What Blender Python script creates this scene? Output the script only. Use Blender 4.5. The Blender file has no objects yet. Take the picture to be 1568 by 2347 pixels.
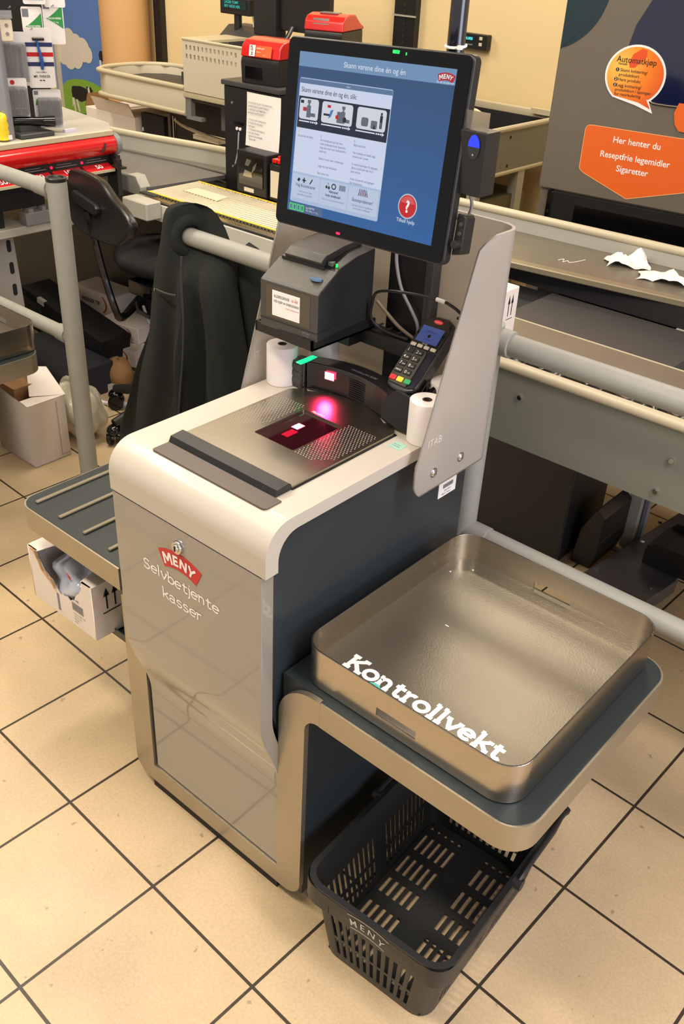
import bpy, bmesh, math, random
from mathutils import Vector, Matrix
R_ = math.radians
PI = math.pi
random.seed(7)
scn = bpy.context.scene
COL = scn.collection

# ------------------------------------------------------------------ camera, world, light, exposure
cam_d = bpy.data.cameras.new('camera'); cam = bpy.data.objects.new('camera', cam_d); COL.objects.link(cam)
cam_d.sensor_fit = 'VERTICAL'; cam_d.sensor_height = 36.0; cam_d.sensor_width = 24.05
cam_d.lens = 36.0 * 2137.79 / 2347.0
cam_d.clip_start = 0.05; cam_d.clip_end = 60
cam.matrix_world = Matrix(((0.75120143, -0.38270855, 0.53780162, 0.0),
                           (0.65847472, 0.37782454, -0.65089144, 0.0),
                           (0.04590708, 0.84307935, 0.53582624, 1.694),
                           (0, 0, 0, 1)))
scn.camera = cam
vs = scn.view_settings
vs.view_transform = 'Standard'; vs.look = 'None'; vs.gamma = 1.0; vs.use_curve_mapping = False
vs.exposure = 0.14

world = bpy.data.worlds.new('shop_ambient'); scn.world = world; world.use_nodes = True
bg = world.node_tree.nodes['Background']
bg.inputs[0].default_value = (1.0, 0.94, 0.87, 1); bg.inputs[1].default_value = 0.55

def area(name, loc, target, sx, sy, power, col):
    l = bpy.data.lights.new(name, 'AREA'); l.shape = 'RECTANGLE'; l.size = sx; l.size_y = sy
    l.energy = power; l.color = col
    o = bpy.data.objects.new(name, l); COL.objects.link(o); o.location = loc
    d = Vector(target) - Vector(loc)
    o.rotation_euler = d.to_track_quat('-Z', 'Y').to_euler()
    return o
WARM = (1.0, 0.885, 0.73)
# rows of ceiling lamps over the tills and the shop floor, an added fill lamp, and pale daylight from the shop windows on the right
area('ceiling_lamp_front', (-1.3, 0.0, 2.85), (-1.3, 0.0, 0), 1.6, 0.3, 48, WARM)
area('ceiling_lamp_left', (-3.0, 0.6, 2.85), (-3.0, 0.6, 0), 0.3, 1.6, 42, WARM)
area('ceiling_lamp_tills', (-1.45, 2.95, 2.85), (-1.45, 2.95, 0), 0.5, 0.25, 12, WARM)
area('ceiling_lamp_tills', (-2.7, 2.0, 2.85), (-2.7, 2.0, 0), 0.25, 1.2, 30, WARM)
area('fill_lamp_right', (0.9, 0.9, 2.85), (0.5, 1.0, 0), 0.3, 1.8, 60, (1.0, 0.91, 0.92))  # added fill, brightens the right-hand floor and tints it slightly pink
area('ceiling_lamp_rear', (-5.0, 3.1, 2.85), (-5.4, 4.4, .6), 0.3, 1.6, 62, WARM)
area('ceiling_lamp_rear', (-2.3, 4.0, 2.85), (-2.3, 4.2, 0), 1.6, 0.25, 30, WARM)
area('window_daylight', (3.1, 0.6, 1.6), (-1.0, 1.1, 0.5), 2.6, 1.8, 70, (0.80, 0.84, 1.0))

# ------------------------------------------------------------------ materials
MATS = {}
def lin(c):
    c /= 255.0
    return c / 12.92 if c <= 0.04045 else ((c + 0.055) / 1.055) ** 2.4
def rgb(r, g, b): return (lin(r), lin(g), lin(b), 1)
def mat(name, col, rough=0.5, metal=0.0, var=0.0, vscale=6.0, bump=0.0, bscale=200.0, stretch=None, emit=None, es=1.0,
        spec=0.5, trans=0.0, coat=0.0, alpha=1.0, rvar=0.0):
    if name in MATS: return MATS[name]
    m = bpy.data.materials.new(name); m.use_nodes = True; MATS[name] = m
    nt = m.node_tree; N = nt.nodes; L = nt.links; p = N['Principled BSDF']
    c = rgb(*col)
    p.inputs['Roughness'].default_value = rough; p.inputs['Metallic'].default_value = metal
    p.inputs['Specular IOR Level'].default_value = spec
    p.inputs['Transmission Weight'].default_value = trans
    p.inputs['Coat Weight'].default_value = coat
    p.inputs['Coat Roughness'].default_value = 0.06
    p.inputs['Alpha'].default_value = alpha
    p.inputs['Base Color'].default_value = c
    tc = None
    if var or bump or rvar:
        tc = N.new('ShaderNodeTexCoord'); mp = N.new('ShaderNodeMapping'); L.new(tc.outputs['Object'], mp.inputs['Vector'])
        if stretch: mp.inputs['Scale'].default_value = stretch
    if var:
        no = N.new('ShaderNodeTexNoise'); no.inputs['Scale'].default_value = vscale; no.inputs['Detail'].default_value = 6
        L.new(mp.outputs[0], no.inputs['Vector'])
        mx = N.new('ShaderNodeMix'); mx.data_type = 'RGBA'
        mx.inputs[6].default_value = tuple(max(0, x * (1 - var)) for x in c[:3]) + (1,)
        mx.inputs[7].default_value = tuple(min(1, x * (1 + var)) for x in c[:3]) + (1,)
        L.new(no.outputs[0], mx.inputs[0]); L.new(mx.outputs[2], p.inputs['Base Color'])
    if rvar:
        n3 = N.new('ShaderNodeTexNoise'); n3.inputs['Scale'].default_value = vscale * 0.7; n3.inputs['Detail'].default_value = 4
        L.new(mp.outputs[0], n3.inputs['Vector'])
        mr = N.new('ShaderNodeMapRange'); mr.inputs[3].default_value = max(0.02, rough - rvar); mr.inputs[4].default_value = rough + rvar
        L.new(n3.outputs[0], mr.inputs[0]); L.new(mr.outputs[0], p.inputs['Roughness'])
    if bump:
        n2 = N.new('ShaderNodeTexNoise'); n2.inputs['Scale'].default_value = bscale; n2.inputs['Detail'].default_value = 3
        L.new(mp.outputs[0], n2.inputs['Vector'])
        b = N.new('ShaderNodeBump'); b.inputs['Strength'].default_value = bump; b.inputs['Distance'].default_value = 0.002
        L.new(n2.outputs[0], b.inputs['Height']); L.new(b.outputs[0], p.inputs['Normal'])
    if emit:
        p.inputs['Emission Color'].default_value = rgb(*emit); p.inputs['Emission Strength'].default_value = es
    return m

BLK = mat('black_plastic', (24, 24, 25), 0.42, bump=0.15, bscale=600)
BLKS = mat('black_gloss', (8, 8, 10), 0.12)
BLKM = mat('black_matt', (20, 20, 22), 0.7, var=.2, vscale=30)
DGREY = mat('dark_grey_plastic', (58, 58, 58), 0.45, bump=0.15, bscale=700)
GREY = mat('grey_plastic', (120, 120, 118), 0.5, var=.05)
WHITE = mat('white_print', (236, 234, 230), 0.55, var=.02)
PAPER = mat('white_paper', (228, 224, 220), 0.8, var=.03, vscale=40)
CARD = mat('white_carton', (226, 216, 206), 0.75, var=.04, vscale=12)
KRAFT = mat('brown_carton', (150, 112, 72), 0.85, var=.1, vscale=20)
INK = mat('black_ink', (26, 24, 26), 0.7, var=.1)
INKG = mat('grey_ink', (110, 112, 120), 0.7, var=.1)
REDP = mat('red_plastic', (196, 28, 26), 0.25, coat=.4, var=.05)
CREAM = mat('cream_enamel', (212, 202, 178), 0.4, var=.05, vscale=5)
LGREY = mat('light_grey_enamel', (170, 168, 156), 0.42, var=.05, vscale=5)
CHROME = mat('chrome', (210, 210, 212), 0.12, metal=1.0, rvar=.04)
STEEL = mat('brushed_steel', (188, 180, 168), 0.27, metal=1.0, var=.06, vscale=4, bump=.02, bscale=40, stretch=(1, 1, 30), rvar=.04)
STEELX = mat('brushed_steel_flat', (190, 180, 165), 0.3, metal=1.0, var=.08, vscale=3, bump=.03, bscale=60, stretch=(30, 1, 1), rvar=.05)

# ------------------------------------------------------------------ mesh building
def T(*a): return Matrix.Translation(Vector(a))
class MB:
    def __init__(s): s.bm = bmesh.new()
    def merge(s, b, M=None):
        if M is not None: bmesh.ops.transform(b, matrix=M, verts=b.verts)
        me = bpy.data.meshes.new('tmp'); b.to_mesh(me); b.free(); s.bm.from_mesh(me); bpy.data.meshes.remove(me); return s
    def bevel(s, b, bev, seg, ang=30):
        if bev > 0:
            es = [e for e in b.edges if len(e.link_faces) == 2 and e.calc_face_angle(0) > R_(ang)]
            bmesh.ops.bevel(b, geom=es, offset=bev, segments=seg, profile=.5, affect='EDGES', clamp_overlap=True)
    def box(s, x0, x1, y0, y1, z0, z1, bev=0.0, seg=2, M=None):
        b = bmesh.new(); bmesh.ops.create_cube(b, size=1)
        bmesh.ops.transform(b, matrix=T((x0 + x1) / 2, (y0 + y1) / 2, (z0 + z1) / 2) @ Matrix.Diagonal((abs(x1 - x0), abs(y1 - y0), abs(z1 - z0), 1)), verts=b.verts)
        s.bevel(b, bev, seg); return s.merge(b, M)
    def prism(s, poly, plane, a, c, bev=0.0, seg=2, M=None, holes=(), ang=60):
        def P(p, d): return {'xy': (p[0], p[1], d), 'xz': (p[0], d, p[1]), 'yz': (d, p[0], p[1])}[plane]
        b = bmesh.new()
        if holes:
            loops = [list(poly)] + [list(h) for h in holes]; es = []
            for lp in loops:
                vv = [b.verts.new(P(p, a)) for p in lp]
                es += [b.edges.new((vv[i], vv[(i + 1) % len(vv)])) for i in range(len(vv))]
            r = bmesh.ops.triangle_fill(b, use_beauty=True, use_dissolve=False, edges=es)
            fs = [g for g in r['geom'] if isinstance(g, bmesh.types.BMFace)]
        else:
            fs = [b.faces.new([b.verts.new(P(p, a)) for p in poly])]
        ex = bmesh.ops.extrude_face_region(b, geom=fs)
        vv = [g for g in ex['geom'] if isinstance(g, bmesh.types.BMVert)]
        ax = {'xy': 2, 'xz': 1, 'yz': 0}[plane]
        for v in vv: v.co[ax] = c
        bmesh.ops.recalc_face_normals(b, faces=b.faces)
        s.bevel(b, bev, seg, ang); return s.merge(b, M)
    def cyl(s, p0, p1, r, r2=None, n=24, bev=0.0, M=None):
        p0 = Vector(p0); p1 = Vector(p1); d = p1 - p0; b = bmesh.new()
        bmesh.ops.create_cone(b, cap_ends=True, segments=n, radius1=r, radius2=r if r2 is None else r2, depth=d.length)
        s.bevel(b, bev, 2, 60)
        bmesh.ops.transform(b, matrix=T(*((p0 + p1) / 2)) @ d.to_track_quat('Z', 'Y').to_matrix().to_4x4(), verts=b.verts)
        return s.merge(b, M)
    def sphere(s, c, r, sc=(1, 1, 1), n=16, M=None):
        b = bmesh.new(); bmesh.ops.create_uvsphere(b, u_segments=n, v_segments=n // 2 + 2, radius=r)
        bmesh.ops.transform(b, matrix=T(*c) @ Matrix.Diagonal((*sc, 1)), verts=b.verts); return s.merge(b, M)
    def lathe(s, prof, c=(0, 0, 0), n=32, M=None):
        b = bmesh.new(); rings = []
        for r, z in prof: rings.append([b.verts.new((c[0] + r * math.cos(2 * PI * k / n), c[1] + r * math.sin(2 * PI * k / n), c[2] + z)) for k in range(n)])
        for i in range(len(rings) - 1):
            for k in range(n): b.faces.new((rings[i][k], rings[i][(k + 1) % n], rings[i + 1][(k + 1) % n], rings[i + 1][k]))
        b.faces.new(rings[0][::-1]); b.faces.new(rings[-1])
        bmesh.ops.recalc_face_normals(b, faces=b.faces); return s.merge(b, M)
    def tube(s, pts, r, n=10, M=None, smooth=0, closed=False):
        pts = [Vector(p) for p in pts]
        if smooth: pts = catmull(pts, smooth, closed)
        b = bmesh.new(); rings = []; up = Vector((0, 0, 1)); m = len(pts)
        rr = r if isinstance(r, (list, tuple)) else [r] * m
        if len(rr) != m: rr = [rr[min(len(rr) - 1, int(i * len(rr) / m))] for i in range(m)]
        pn = None
        for i, p in enumerate(pts):
            if closed: t = pts[(i + 1) % m] - pts[i - 1]
            else: t = pts[min(i + 1, m - 1)] - pts[max(i - 1, 0)]
            t.normalize()
            nrm = (up if pn is None and abs(t.dot(up)) < .9 else Vector((1, 0, 0))) if pn is None else pn
            nrm = (nrm - t * nrm.dot(t)).normalized(); pn = nrm; bi = t.cross(nrm)
            rings.append([b.verts.new(p + (nrm * math.cos(2 * PI * k / n) + bi * math.sin(2 * PI * k / n)) * rr[i]) for k in range(n)])
        for i in range(m if closed else m - 1):
            A = rings[i]; B = rings[(i + 1) % m]
            for k in range(n): b.faces.new((A[k], A[(k + 1) % n], B[(k + 1) % n], B[k]))
        if not closed: b.faces.new(rings[0][::-1]); b.faces.new(rings[-1])
        bmesh.ops.recalc_face_normals(b, faces=b.faces); return s.merge(b, M)
    def ring(s, outer, inner, z0, z1, M=None):
        b = bmesh.new(); n = len(outer)
        V = [[b.verts.new((p[0], p[1], z)) for p in lp] for lp, z in ((outer, z0), (outer, z1), (inner, z1), (inner, z0))]
        for j in range(4):
            for k in range(n): b.faces.new((V[j][k], V[j][(k + 1) % n], V[(j + 1) % 4][(k + 1) % n], V[(j + 1) % 4][k]))
        bmesh.ops.recalc_face_normals(b, faces=b.faces); return s.merge(b, M)
    def grid(s, fn, nu, nv, M=None, closeu=False, skip=None):
        b = bmesh.new()
        V = [[b.verts.new(fn(i / (nu if closeu else nu), j / nv)) for j in range(nv + 1)] for i in range(nu if closeu else nu + 1)]
        for i in range(nu):
            for j in range(nv):
                if skip and skip(i, j): continue
                i2 = (i + 1) % nu if closeu else i + 1
                b.faces.new((V[i][j], V[i2][j], V[i2][j + 1], V[i][j + 1]))
        bmesh.ops.delete(b, geom=[v for v in b.verts if not v.link_faces], context='VERTS')
        return s.merge(b, M)
    def loft(s, rings, cap=True, M=None):
        b = bmesh.new(); V = [[b.verts.new(p) for p in r] for r in rings]; n = len(rings[0])
        for i in range(len(V) - 1):
            for k in range(n): b.faces.new((V[i][k], V[i][(k + 1) % n], V[i + 1][(k + 1) % n], V[i + 1][k]))
        if cap: b.faces.new(V[0][::-1]); b.faces.new(V[-1])
        bmesh.ops.recalc_face_normals(b, faces=b.faces); return s.merge(b, M)
    def poly(s, pts, M=None):
        b = bmesh.new(); b.faces.new([b.verts.new(p) for p in pts]); return s.merge(b, M)
def catmull(P, k, closed=False):
    out = []; n = len(P)
    for i in range(n if closed else n - 1):
        p0 = P[(i - 1) % n] if closed else P[max(i - 1, 0)]; p1 = P[i]; p2 = P[(i + 1) % n]
        p3 = P[(i + 2) % n] if closed else P[min(i + 2, n - 1)]
        for j in range(k):
            t = j / k
            out.append(0.5 * ((2 * p1) + (p2 - p0) * t + (2 * p0 - 5 * p1 + 4 * p2 - p3) * t * t + (3 * p1 - p0 - 3 * p2 + p3) * t ** 3))
    if not closed: out.append(P[-1])
    return out
def arc(cx, cy, rx, ry, a0, a1, n=8):
    return [(cx + rx * math.cos(R_(a0 + (a1 - a0) * i / n)), cy + ry * math.sin(R_(a0 + (a1 - a0) * i / n))) for i in range(n + 1)]
def rrect(x0, x1, y0, y1, r, n=8):
    rs = r if isinstance(r, (tuple, list)) else (r,) * 4      # corners: (x0,y0), (x1,y0), (x1,y1), (x0,y1)
    P = []
    for (cx, cy, a, q) in ((x0, y0, 180, 0), (x1, y0, 270, 1), (x1, y1, 0, 2), (x0, y1, 90, 3)):
        rr = rs[q]
        if rr <= 0: P.append((cx, cy)); continue
        sx = 1 if q in (0, 3) else -1; sy = 1 if q in (0, 1) else -1
        P += arc(cx + sx * rr, cy + sy * rr, rr, rr, a, a + 90, n)
    return P

ROOTM = {}
def thing(name, label, cat, loc=(0, 0, 0), rz=0.0, group=None, M=None):
    o = bpy.data.objects.new(name, None); COL.objects.link(o); o.empty_display_size = .05
    mw = M if M is not None else T(*loc) @ Matrix.Rotation(rz, 4, 'Z')
    o.matrix_world = mw; ROOTM[o.name] = mw
    o['label'] = label; o['category'] = cat
    if group: o['group'] = group
    return o
def add(name, mb, m, parent=None, local=False, smooth=35, solid=0.0, label=None, offset=-1, sub=0):
    """one mesh object; geometry is in world space unless local (then in the root's own frame)"""
    bm = mb.bm
    root = parent
    while root is not None and root.parent is not None: root = root.parent
    if root is not None and not local and root.name in ROOTM:
        bmesh.ops.transform(bm, matrix=ROOTM[root.name].inverted(), verts=bm.verts)
    if solid:
        bmesh.ops.remove_doubles(bm, verts=bm.verts, dist=1e-5); bmesh.ops.recalc_face_normals(bm, faces=bm.faces)
    me = bpy.data.meshes.new(name); bm.to_mesh(me); bm.free()
    me.materials.append(m)
    if smooth:
        me.polygons.foreach_set('use_smooth', [True] * len(me.polygons)); me.set_sharp_from_angle(angle=R_(smooth))
    o = bpy.data.objects.new(name, me); COL.objects.link(o)
    if parent is not None: o.parent = parent
    if label: o['label'] = label
    if sub:
        md = o.modifiers.new('sub', 'SUBSURF'); md.levels = sub; md.render_levels = sub
    if solid:
        md = o.modifiers.new('solid', 'SOLIDIFY'); md.thickness = solid; md.offset = offset; md.use_even_offset = False
    if smooth and not sub:
        wn = o.modifiers.new('weighted', 'WEIGHTED_NORMAL'); wn.keep_sharp = True; wn.weight = 50
    return o
def tag(o, label, cat, group=None, kind=None):
    o['label'] = label; o['category'] = cat
    if group: o['group'] = group
    if kind: o['kind'] = kind
    return o
def struct(o): o['kind'] = 'structure'; return o
def dup(root, M, label, group=None):
    def cp(o, par):
        c = o.copy(); COL.objects.link(c)
        if par is not None: c.parent = par
        for ch in [x for x in bpy.data.objects if x.parent == o]: cp(ch, c)
        return c
    r = cp(root, None)
    if r.type == 'EMPTY': r.matrix_world = M; ROOTM[r.name] = M
    else: r.matrix_world = M
    r['label'] = label
    if group: r['group'] = group
    return r

# flat lettering: list of (text, x, y, size, align, bold, rot_deg)
_fd = {}
def textmesh(body, size, bold=0.0, shear=0.0, align='L', spacing=1.0, sx=1.0):
    key = (body, bold, shear, align, spacing)
    if key not in _fd:
        cu = bpy.data.curves.new('tx', 'FONT'); cu.body = body; cu.size = 1.0; cu.offset = bold; cu.shear = shear
        cu.align_x = {'L': 'LEFT', 'C': 'CENTER', 'R': 'RIGHT'}[align]; cu.space_character = spacing
        cu.extrude = 0; cu.resolution_u = 3; cu.fill_mode = 'FRONT'
        o = bpy.data.objects.new('tx', cu); COL.objects.link(o)
        dg = bpy.context.evaluated_depsgraph_get(); dg.update()
        me = bpy.data.meshes.new_from_object(o.evaluated_get(dg))
        bpy.data.objects.remove(o); bpy.data.curves.remove(cu); _fd[key] = me
    b = bmesh.new(); b.from_mesh(_fd[key])
    bmesh.ops.transform(b, matrix=Matrix.Diagonal((size * sx, size, 1, 1)), verts=b.verts); return b
PL = {'xz': Matrix(((1, 0, 0, 0), (0, 0, -1, 0), (0, 1, 0, 0), (0, 0, 0, 1))),      # reads from -Y
      'xy': Matrix.Identity(4),                                                     # reads from above, from -Y
      'yz': Matrix(((0, 0, 1, 0), (1, 0, 0, 0), (0, 1, 0, 0), (0, 0, 0, 1)))}       # reads from +X
def plane(pl, d):
    """matrix taking (u, v, 0) to the plane at depth d, out of the face is +w"""
    M = PL[pl]
    return {'xz': T(0, d, 0), 'xy': T(0, 0, d), 'yz': T(d, 0, 0)}[pl] @ M
def words(items, pl, d, mb=None, M=None):
    mb = mb or MB(); X = plane(pl, d)
    if M is not None: X = M @ X
    for it in items:
        body, x, y, size = it[:4]; al = it[4] if len(it) > 4 else 'L'; bold = it[5] if len(it) > 5 else 0.0
        rot = it[6] if len(it) > 6 else 0.0; sx = it[7] if len(it) > 7 else 1.0; sh = it[8] if len(it) > 8 else 0.0
        b = textmesh(body, size, bold, sh, al, sx=sx)
        bmesh.ops.transform(b, matrix=X @ T(x, y, 0) @ Matrix.Rotation(R_(rot), 4, 'Z'), verts=b.verts)
        mb.merge(b)
    return mb
def shape(mb, pts, pl, d, M=None):
    X = plane(pl, d)
    if M is not None: X = M @ X
    b = bmesh.new(); b.faces.new([b.verts.new(X @ Vector((p[0], p[1], 0))) for p in pts])
    if len(pts) > 4: bmesh.ops.triangulate(b, faces=b.faces)
    return mb.merge(b)
def inlay(mb, pts, pl, d, t, M=None):
    """thin raised sticker or key of thickness t standing out of the face"""
    X = plane(pl, d)
    if M is not None: X = M @ X
    b = bmesh.new(); n = len(pts)
    A = [b.verts.new(X @ Vector((p[0], p[1], 0))) for p in pts]; B = [b.verts.new(X @ Vector((p[0], p[1], t))) for p in pts]
    b.faces.new(A[::-1]); b.faces.new(B)
    for i in range(n): b.faces.new((A[i], A[(i + 1) % n], B[(i + 1) % n], B[i]))
    bmesh.ops.recalc_face_normals(b, faces=b.faces); return mb.merge(b)
# slab-serif lettering drawn with strokes (x-height 1)
def _stem(x, y0, y1): return [(x, y0), (x, y1)]
def _sf(x0, x1, y): return [(x0, y), (x1, y)]
GL = {
 'o': (1.05, [arc(.5, .5, .42, .44, 0, 360, 24)]),
 'n': (1.12, [_stem(.22, 0, 1), _sf(.0, .22, .94), _sf(.02, .42, .06), [(.22, .62)] + arc(.53, .6, .29, .33, 175, 0, 10) + [(.82, 0)], _sf(.64, 1.02, .06)]),
 't': (.82, [[(.34, 1.32), (.34, .3)] + arc(.56, .3, .22, .24, 180, 330, 8), _sf(.06, .74, .94)]),
 'r': (.84, [_stem(.22, 0, 1), _sf(.0, .22, .94), _sf(.02, .45, .06), arc(.55, .58, .33, .36, 170, 60, 8)]),
 'l': (.54, [_stem(.26, 0, 1.5), _sf(.03, .26, 1.44), _sf(.04, .48, .06)]),
 'v': (1.05, [[(.12, 1), (.54, .0)], [(.50, .0), (.94, 1)], _sf(-.04, .32, .94), _sf(.74, 1.1, .94)]),
 'e': (1.0, [[(.12, .52), (.88, .52)], arc(.49, .5, .4, .44, 3, 318, 20)]),
 'k': (1.06, [_stem(.22, 0, 1.5), _sf(.0, .22, 1.44), _sf(.02, .42, .06), [(.88, .94), (.26, .42)], [(.44, .6), (.92, .06)], _sf(.7, 1.06, .94), _sf(.76, 1.1, .06)]),
 'K': (1.4, [_stem(.28, 0, 1.4), _sf(.04, .54, 1.34), _sf(.04, .54, .06), [(1.1, 1.34), (.32, .58)], [(.55, .8), (1.16, .06)], _sf(.86, 1.3, 1.34), _sf(.94, 1.4, .06)]),
 'S': (1.05, [arc(.52, 1.02, .34, .34, 20, 255, 14) + arc(.5, .38, .38, .34, 80, -165, 14)]),
 'b': (1.08, [_stem(.2, 0, 1.5), _sf(0, .2, 1.44), arc(.55, .5, .37, .44, 160, -160, 18)]),
 'j': (.52, [[(.28, 1), (.28, -.2)] + arc(.05, -.2, .23, .2, 0, -80, 6), _sf(.06, .28, .94), [(.28, 1.26), (.28, 1.42)]]),
 'a': (.98, [arc(.42, .72, .32, .24, 165, 0, 8) + [(.74, .1), (.92, .06)], arc(.42, .3, .3, .26, 30, 330, 14)]),
 's': (.86, [arc(.42, .74, .28, .22, 20, 255, 10) + arc(.42, .27, .31, .24, 80, -165, 10)]),
}
def slab(body, x, y, h, w, pl, d, mb, t=0.0006, track=0.0, M=None, sx=1.0, plain=False):
    cx = x; zz = t
    for ch in body:
        zz = t if zz > t + 4e-4 else zz
        adv, strokes = GL[ch]
        if plain and ch in 'nklrbj': cx -= .10 * h * sx; adv -= .08
        for st in strokes:
            if plain and len(st) == 2 and abs(st[0][1] - st[1][1]) < 1e-6 and ch not in 'te':
                if st[0][1] < .1: continue
                st = [(max(st[0][0], st[1][0] - .17), st[0][1]), st[1]] if st[0][0] < .3 else [st[0], (st[0][0] + .12, st[1][1])]
            P = [Vector((p[0] * h * sx, p[1] * h)) for p in st]; n = len(P); W = w * h / 2
            Lp = []; Rp = []
            closed = (P[0] - P[-1]).length < 1e-4 and n > 4
            for i in range(n):
                a = P[i - 1] if i else (P[-2] if closed else P[0]); c = P[i + 1] if i < n - 1 else (P[1] if closed else P[-1])
                tt = (c - a).normalized(); nn = Vector((-tt.y, tt.x))
                Lp.append(P[i] + nn * W); Rp.append(P[i] - nn * W)
            zz += 2.5e-5
            for i in range(n - 1):
                q = [Rp[i], Rp[i + 1], Lp[i + 1], Lp[i]]
                shape(mb, [(cx + v.x, y + v.y) for v in q], pl, d + (-zz if pl == 'xz' else zz), M)
        cx += (adv + track) * h * sx
    return cx
def menu_badge(cx, cz, w, pl, d, parent, mred, mwhite, local=False, M=None, name='store_logo'):
    """arched band with the shop's word on it"""
    k = w / .112; Rr = .127 * k; half = math.degrees(math.asin(.056 / .127)); Ri = Rr - .035 * k
    cy = cz + .013 * k - Rr
    pts = arc(cx, cy, Rr, Rr, 90 + half, 90 - half, 14) + arc(cx, cy, Ri, Ri, 90 - half, 90 + half, 14)
    mb = MB(); inlay(mb, pts, pl, d, .0008 * k, M); lo = add(name, mb, mred, parent, local=local)
    mb = MB(); CAP = {'M': [[(0, 0), (0, .93), (.13, .93), (.5, .3), (.87, .93), (1, .93), (1, 0)]], 'E': [[(.08, 0), (.08, 1)], [(0, .09), (.66, .09)], [(0, .5), (.58, .5)], [(0, .91), (.66, .91)]],
                      'N': [[(.06, 0), (.06, 1)], [(.06, .96), (.80, .04)], [(.80, 0), (.80, 1)]], 'Y': [[(0, 1), (.45, .46), (.9, 1)], [(.45, .5), (.45, 0)]]}
    hh = .0205 * k; e = 0
    for ch, a, w_ in (('M', 17.0, 1.0), ('E', 5.2, .66), ('N', -5.3, .86), ('Y', -16.0, .9)):
        rr = Ri + .0072 * k; ox, oy = cx - rr * math.sin(R_(a)), cy + rr * math.cos(R_(a)); ca, sa = math.cos(R_(a)), math.sin(R_(a))
        for st in CAP[ch]:
            e += 3e-5 * k; P = [Vector(((p[0] - w_ / 2) * hh * .92, p[1] * hh)) for p in st]; W = .115 * hh; n = len(P)
            for i in range(n - 1):
                t = (P[i + 1] - P[i]).normalized(); nn = Vector((-t.y, t.x)) * W; e += 1e-6
                q = [P[i] - nn - t * W * .6 * (ch == 'M'), P[i + 1] - nn + t * W * .6 * (ch == 'M'), P[i + 1] + nn + t * W * .6 * (ch == 'M'), P[i] + nn - t * W * .6 * (ch == 'M')]
                e += 2e-5 * k
                shape(mb, [(ox + v.x * ca - v.y * sa, oy + v.x * sa + v.y * ca) for v in q], pl, d + (-1 if pl == 'xz' else 1) * (.0009 * k + e), M)
    add('lettering', mb, mwhite, lo, local=local, smooth=0)
    return lo
# ------------------------------------------------------------------ the room
def tile_floor():
    m = bpy.data.materials.new('floor_tiles'); m.use_nodes = True; nt = m.node_tree; N = nt.nodes; L = nt.links; p = N['Principled BSDF']
    tc = N.new('ShaderNodeTexCoord'); mp = N.new('ShaderNodeMapping'); mp.vector_type = 'POINT'
    mp.inputs['Rotation'].default_value = (0, 0, 0.03593); pt = 0.30297
    mp.inputs['Location'].default_value = (1.0531 + 20 * pt, -0.6641 + 20 * pt, 0)
    L.new(tc.outputs['Object'], mp.inputs['Vector'])
    br = N.new('ShaderNodeTexBrick'); br.offset = 0; br.squash = 1
    br.inputs['Scale'].default_value = 1; br.inputs['Mortar Size'].default_value = .0034; br.inputs['Mortar Smooth'].default_value = .15
    br.inputs['Brick Width'].default_value = pt; br.inputs['Row Height'].default_value = pt; br.inputs['Bias'].default_value = 0
    br.inputs['Color1'].default_value = rgb(208, 184, 146); br.inputs['Color2'].default_value = rgb(202, 178, 140)
    br.inputs['Mortar'].default_value = rgb(62, 52, 42); L.new(mp.outputs[0], br.inputs['Vector'])
    def noise(sc, det, lo, hi, a, b):
        n = N.new('ShaderNodeTexNoise'); n.inputs['Scale'].default_value = sc; n.inputs['Detail'].default_value = det
        L.new(mp.outputs[0], n.inputs['Vector']); r = N.new('ShaderNodeMapRange')
        for i, v in zip((1, 2, 3, 4), (lo, hi, a, b)): r.inputs[i].default_value = v
        L.new(n.outputs[0], r.inputs[0]); return r
    def mul(a, fac):
        x = N.new('ShaderNodeMix'); x.data_type = 'RGBA'; x.blend_type = 'MULTIPLY'; x.inputs[0].default_value = 1
        L.new(a, x.inputs[6]); L.new(fac, x.inputs[7]); return x.outputs[2]
    big = noise(3.2, 5, .3, .75, .80, 1.06); fine = noise(170, 2, .3, .7, .90, 1.05); spot = noise(46, 2, .25, .30, .62, 1.0)
    c = mul(br.outputs['Color'], big.outputs[0]); c = mul(c, fine.outputs[0]); c = mul(c, spot.outputs[0])
    L.new(c, p.inputs['Base Color'])
    ro = noise(5, 4, .3, .7, .30, .48); L.new(ro.outputs[0], p.inputs['Roughness']); p.inputs['Specular IOR Level'].default_value = .45
    b = N.new('ShaderNodeBump'); b.inputs['Strength'].default_value = .5; b.inputs['Distance'].default_value = .002; b.invert = True
    L.new(br.outputs['Fac'], b.inputs['Height']); L.new(b.outputs[0], p.inputs['Normal'])
    return m
struct(add('floor', MB().box(-9, 3.2, -2.5, 4.7, -.1, 0), tile_floor()))
WALLM = mat('cream_wall_paint', (233, 210, 160), .75, var=.03, vscale=3, bump=.1, bscale=90)
struct(add('wall_back', MB().box(-9, 3.2, 4.6, 4.75, 0, 3.0), WALLM))
struct(add('wall_left', MB().box(-9.1, -9, -2.5, 4.7, 0, 3.0), WALLM))
struct(add('ceiling', MB().box(-9.1, 3.2, -2.5, 4.75, 3.0, 3.1), mat('ceiling_white', (206, 200, 188), .9, var=.02)))

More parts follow.
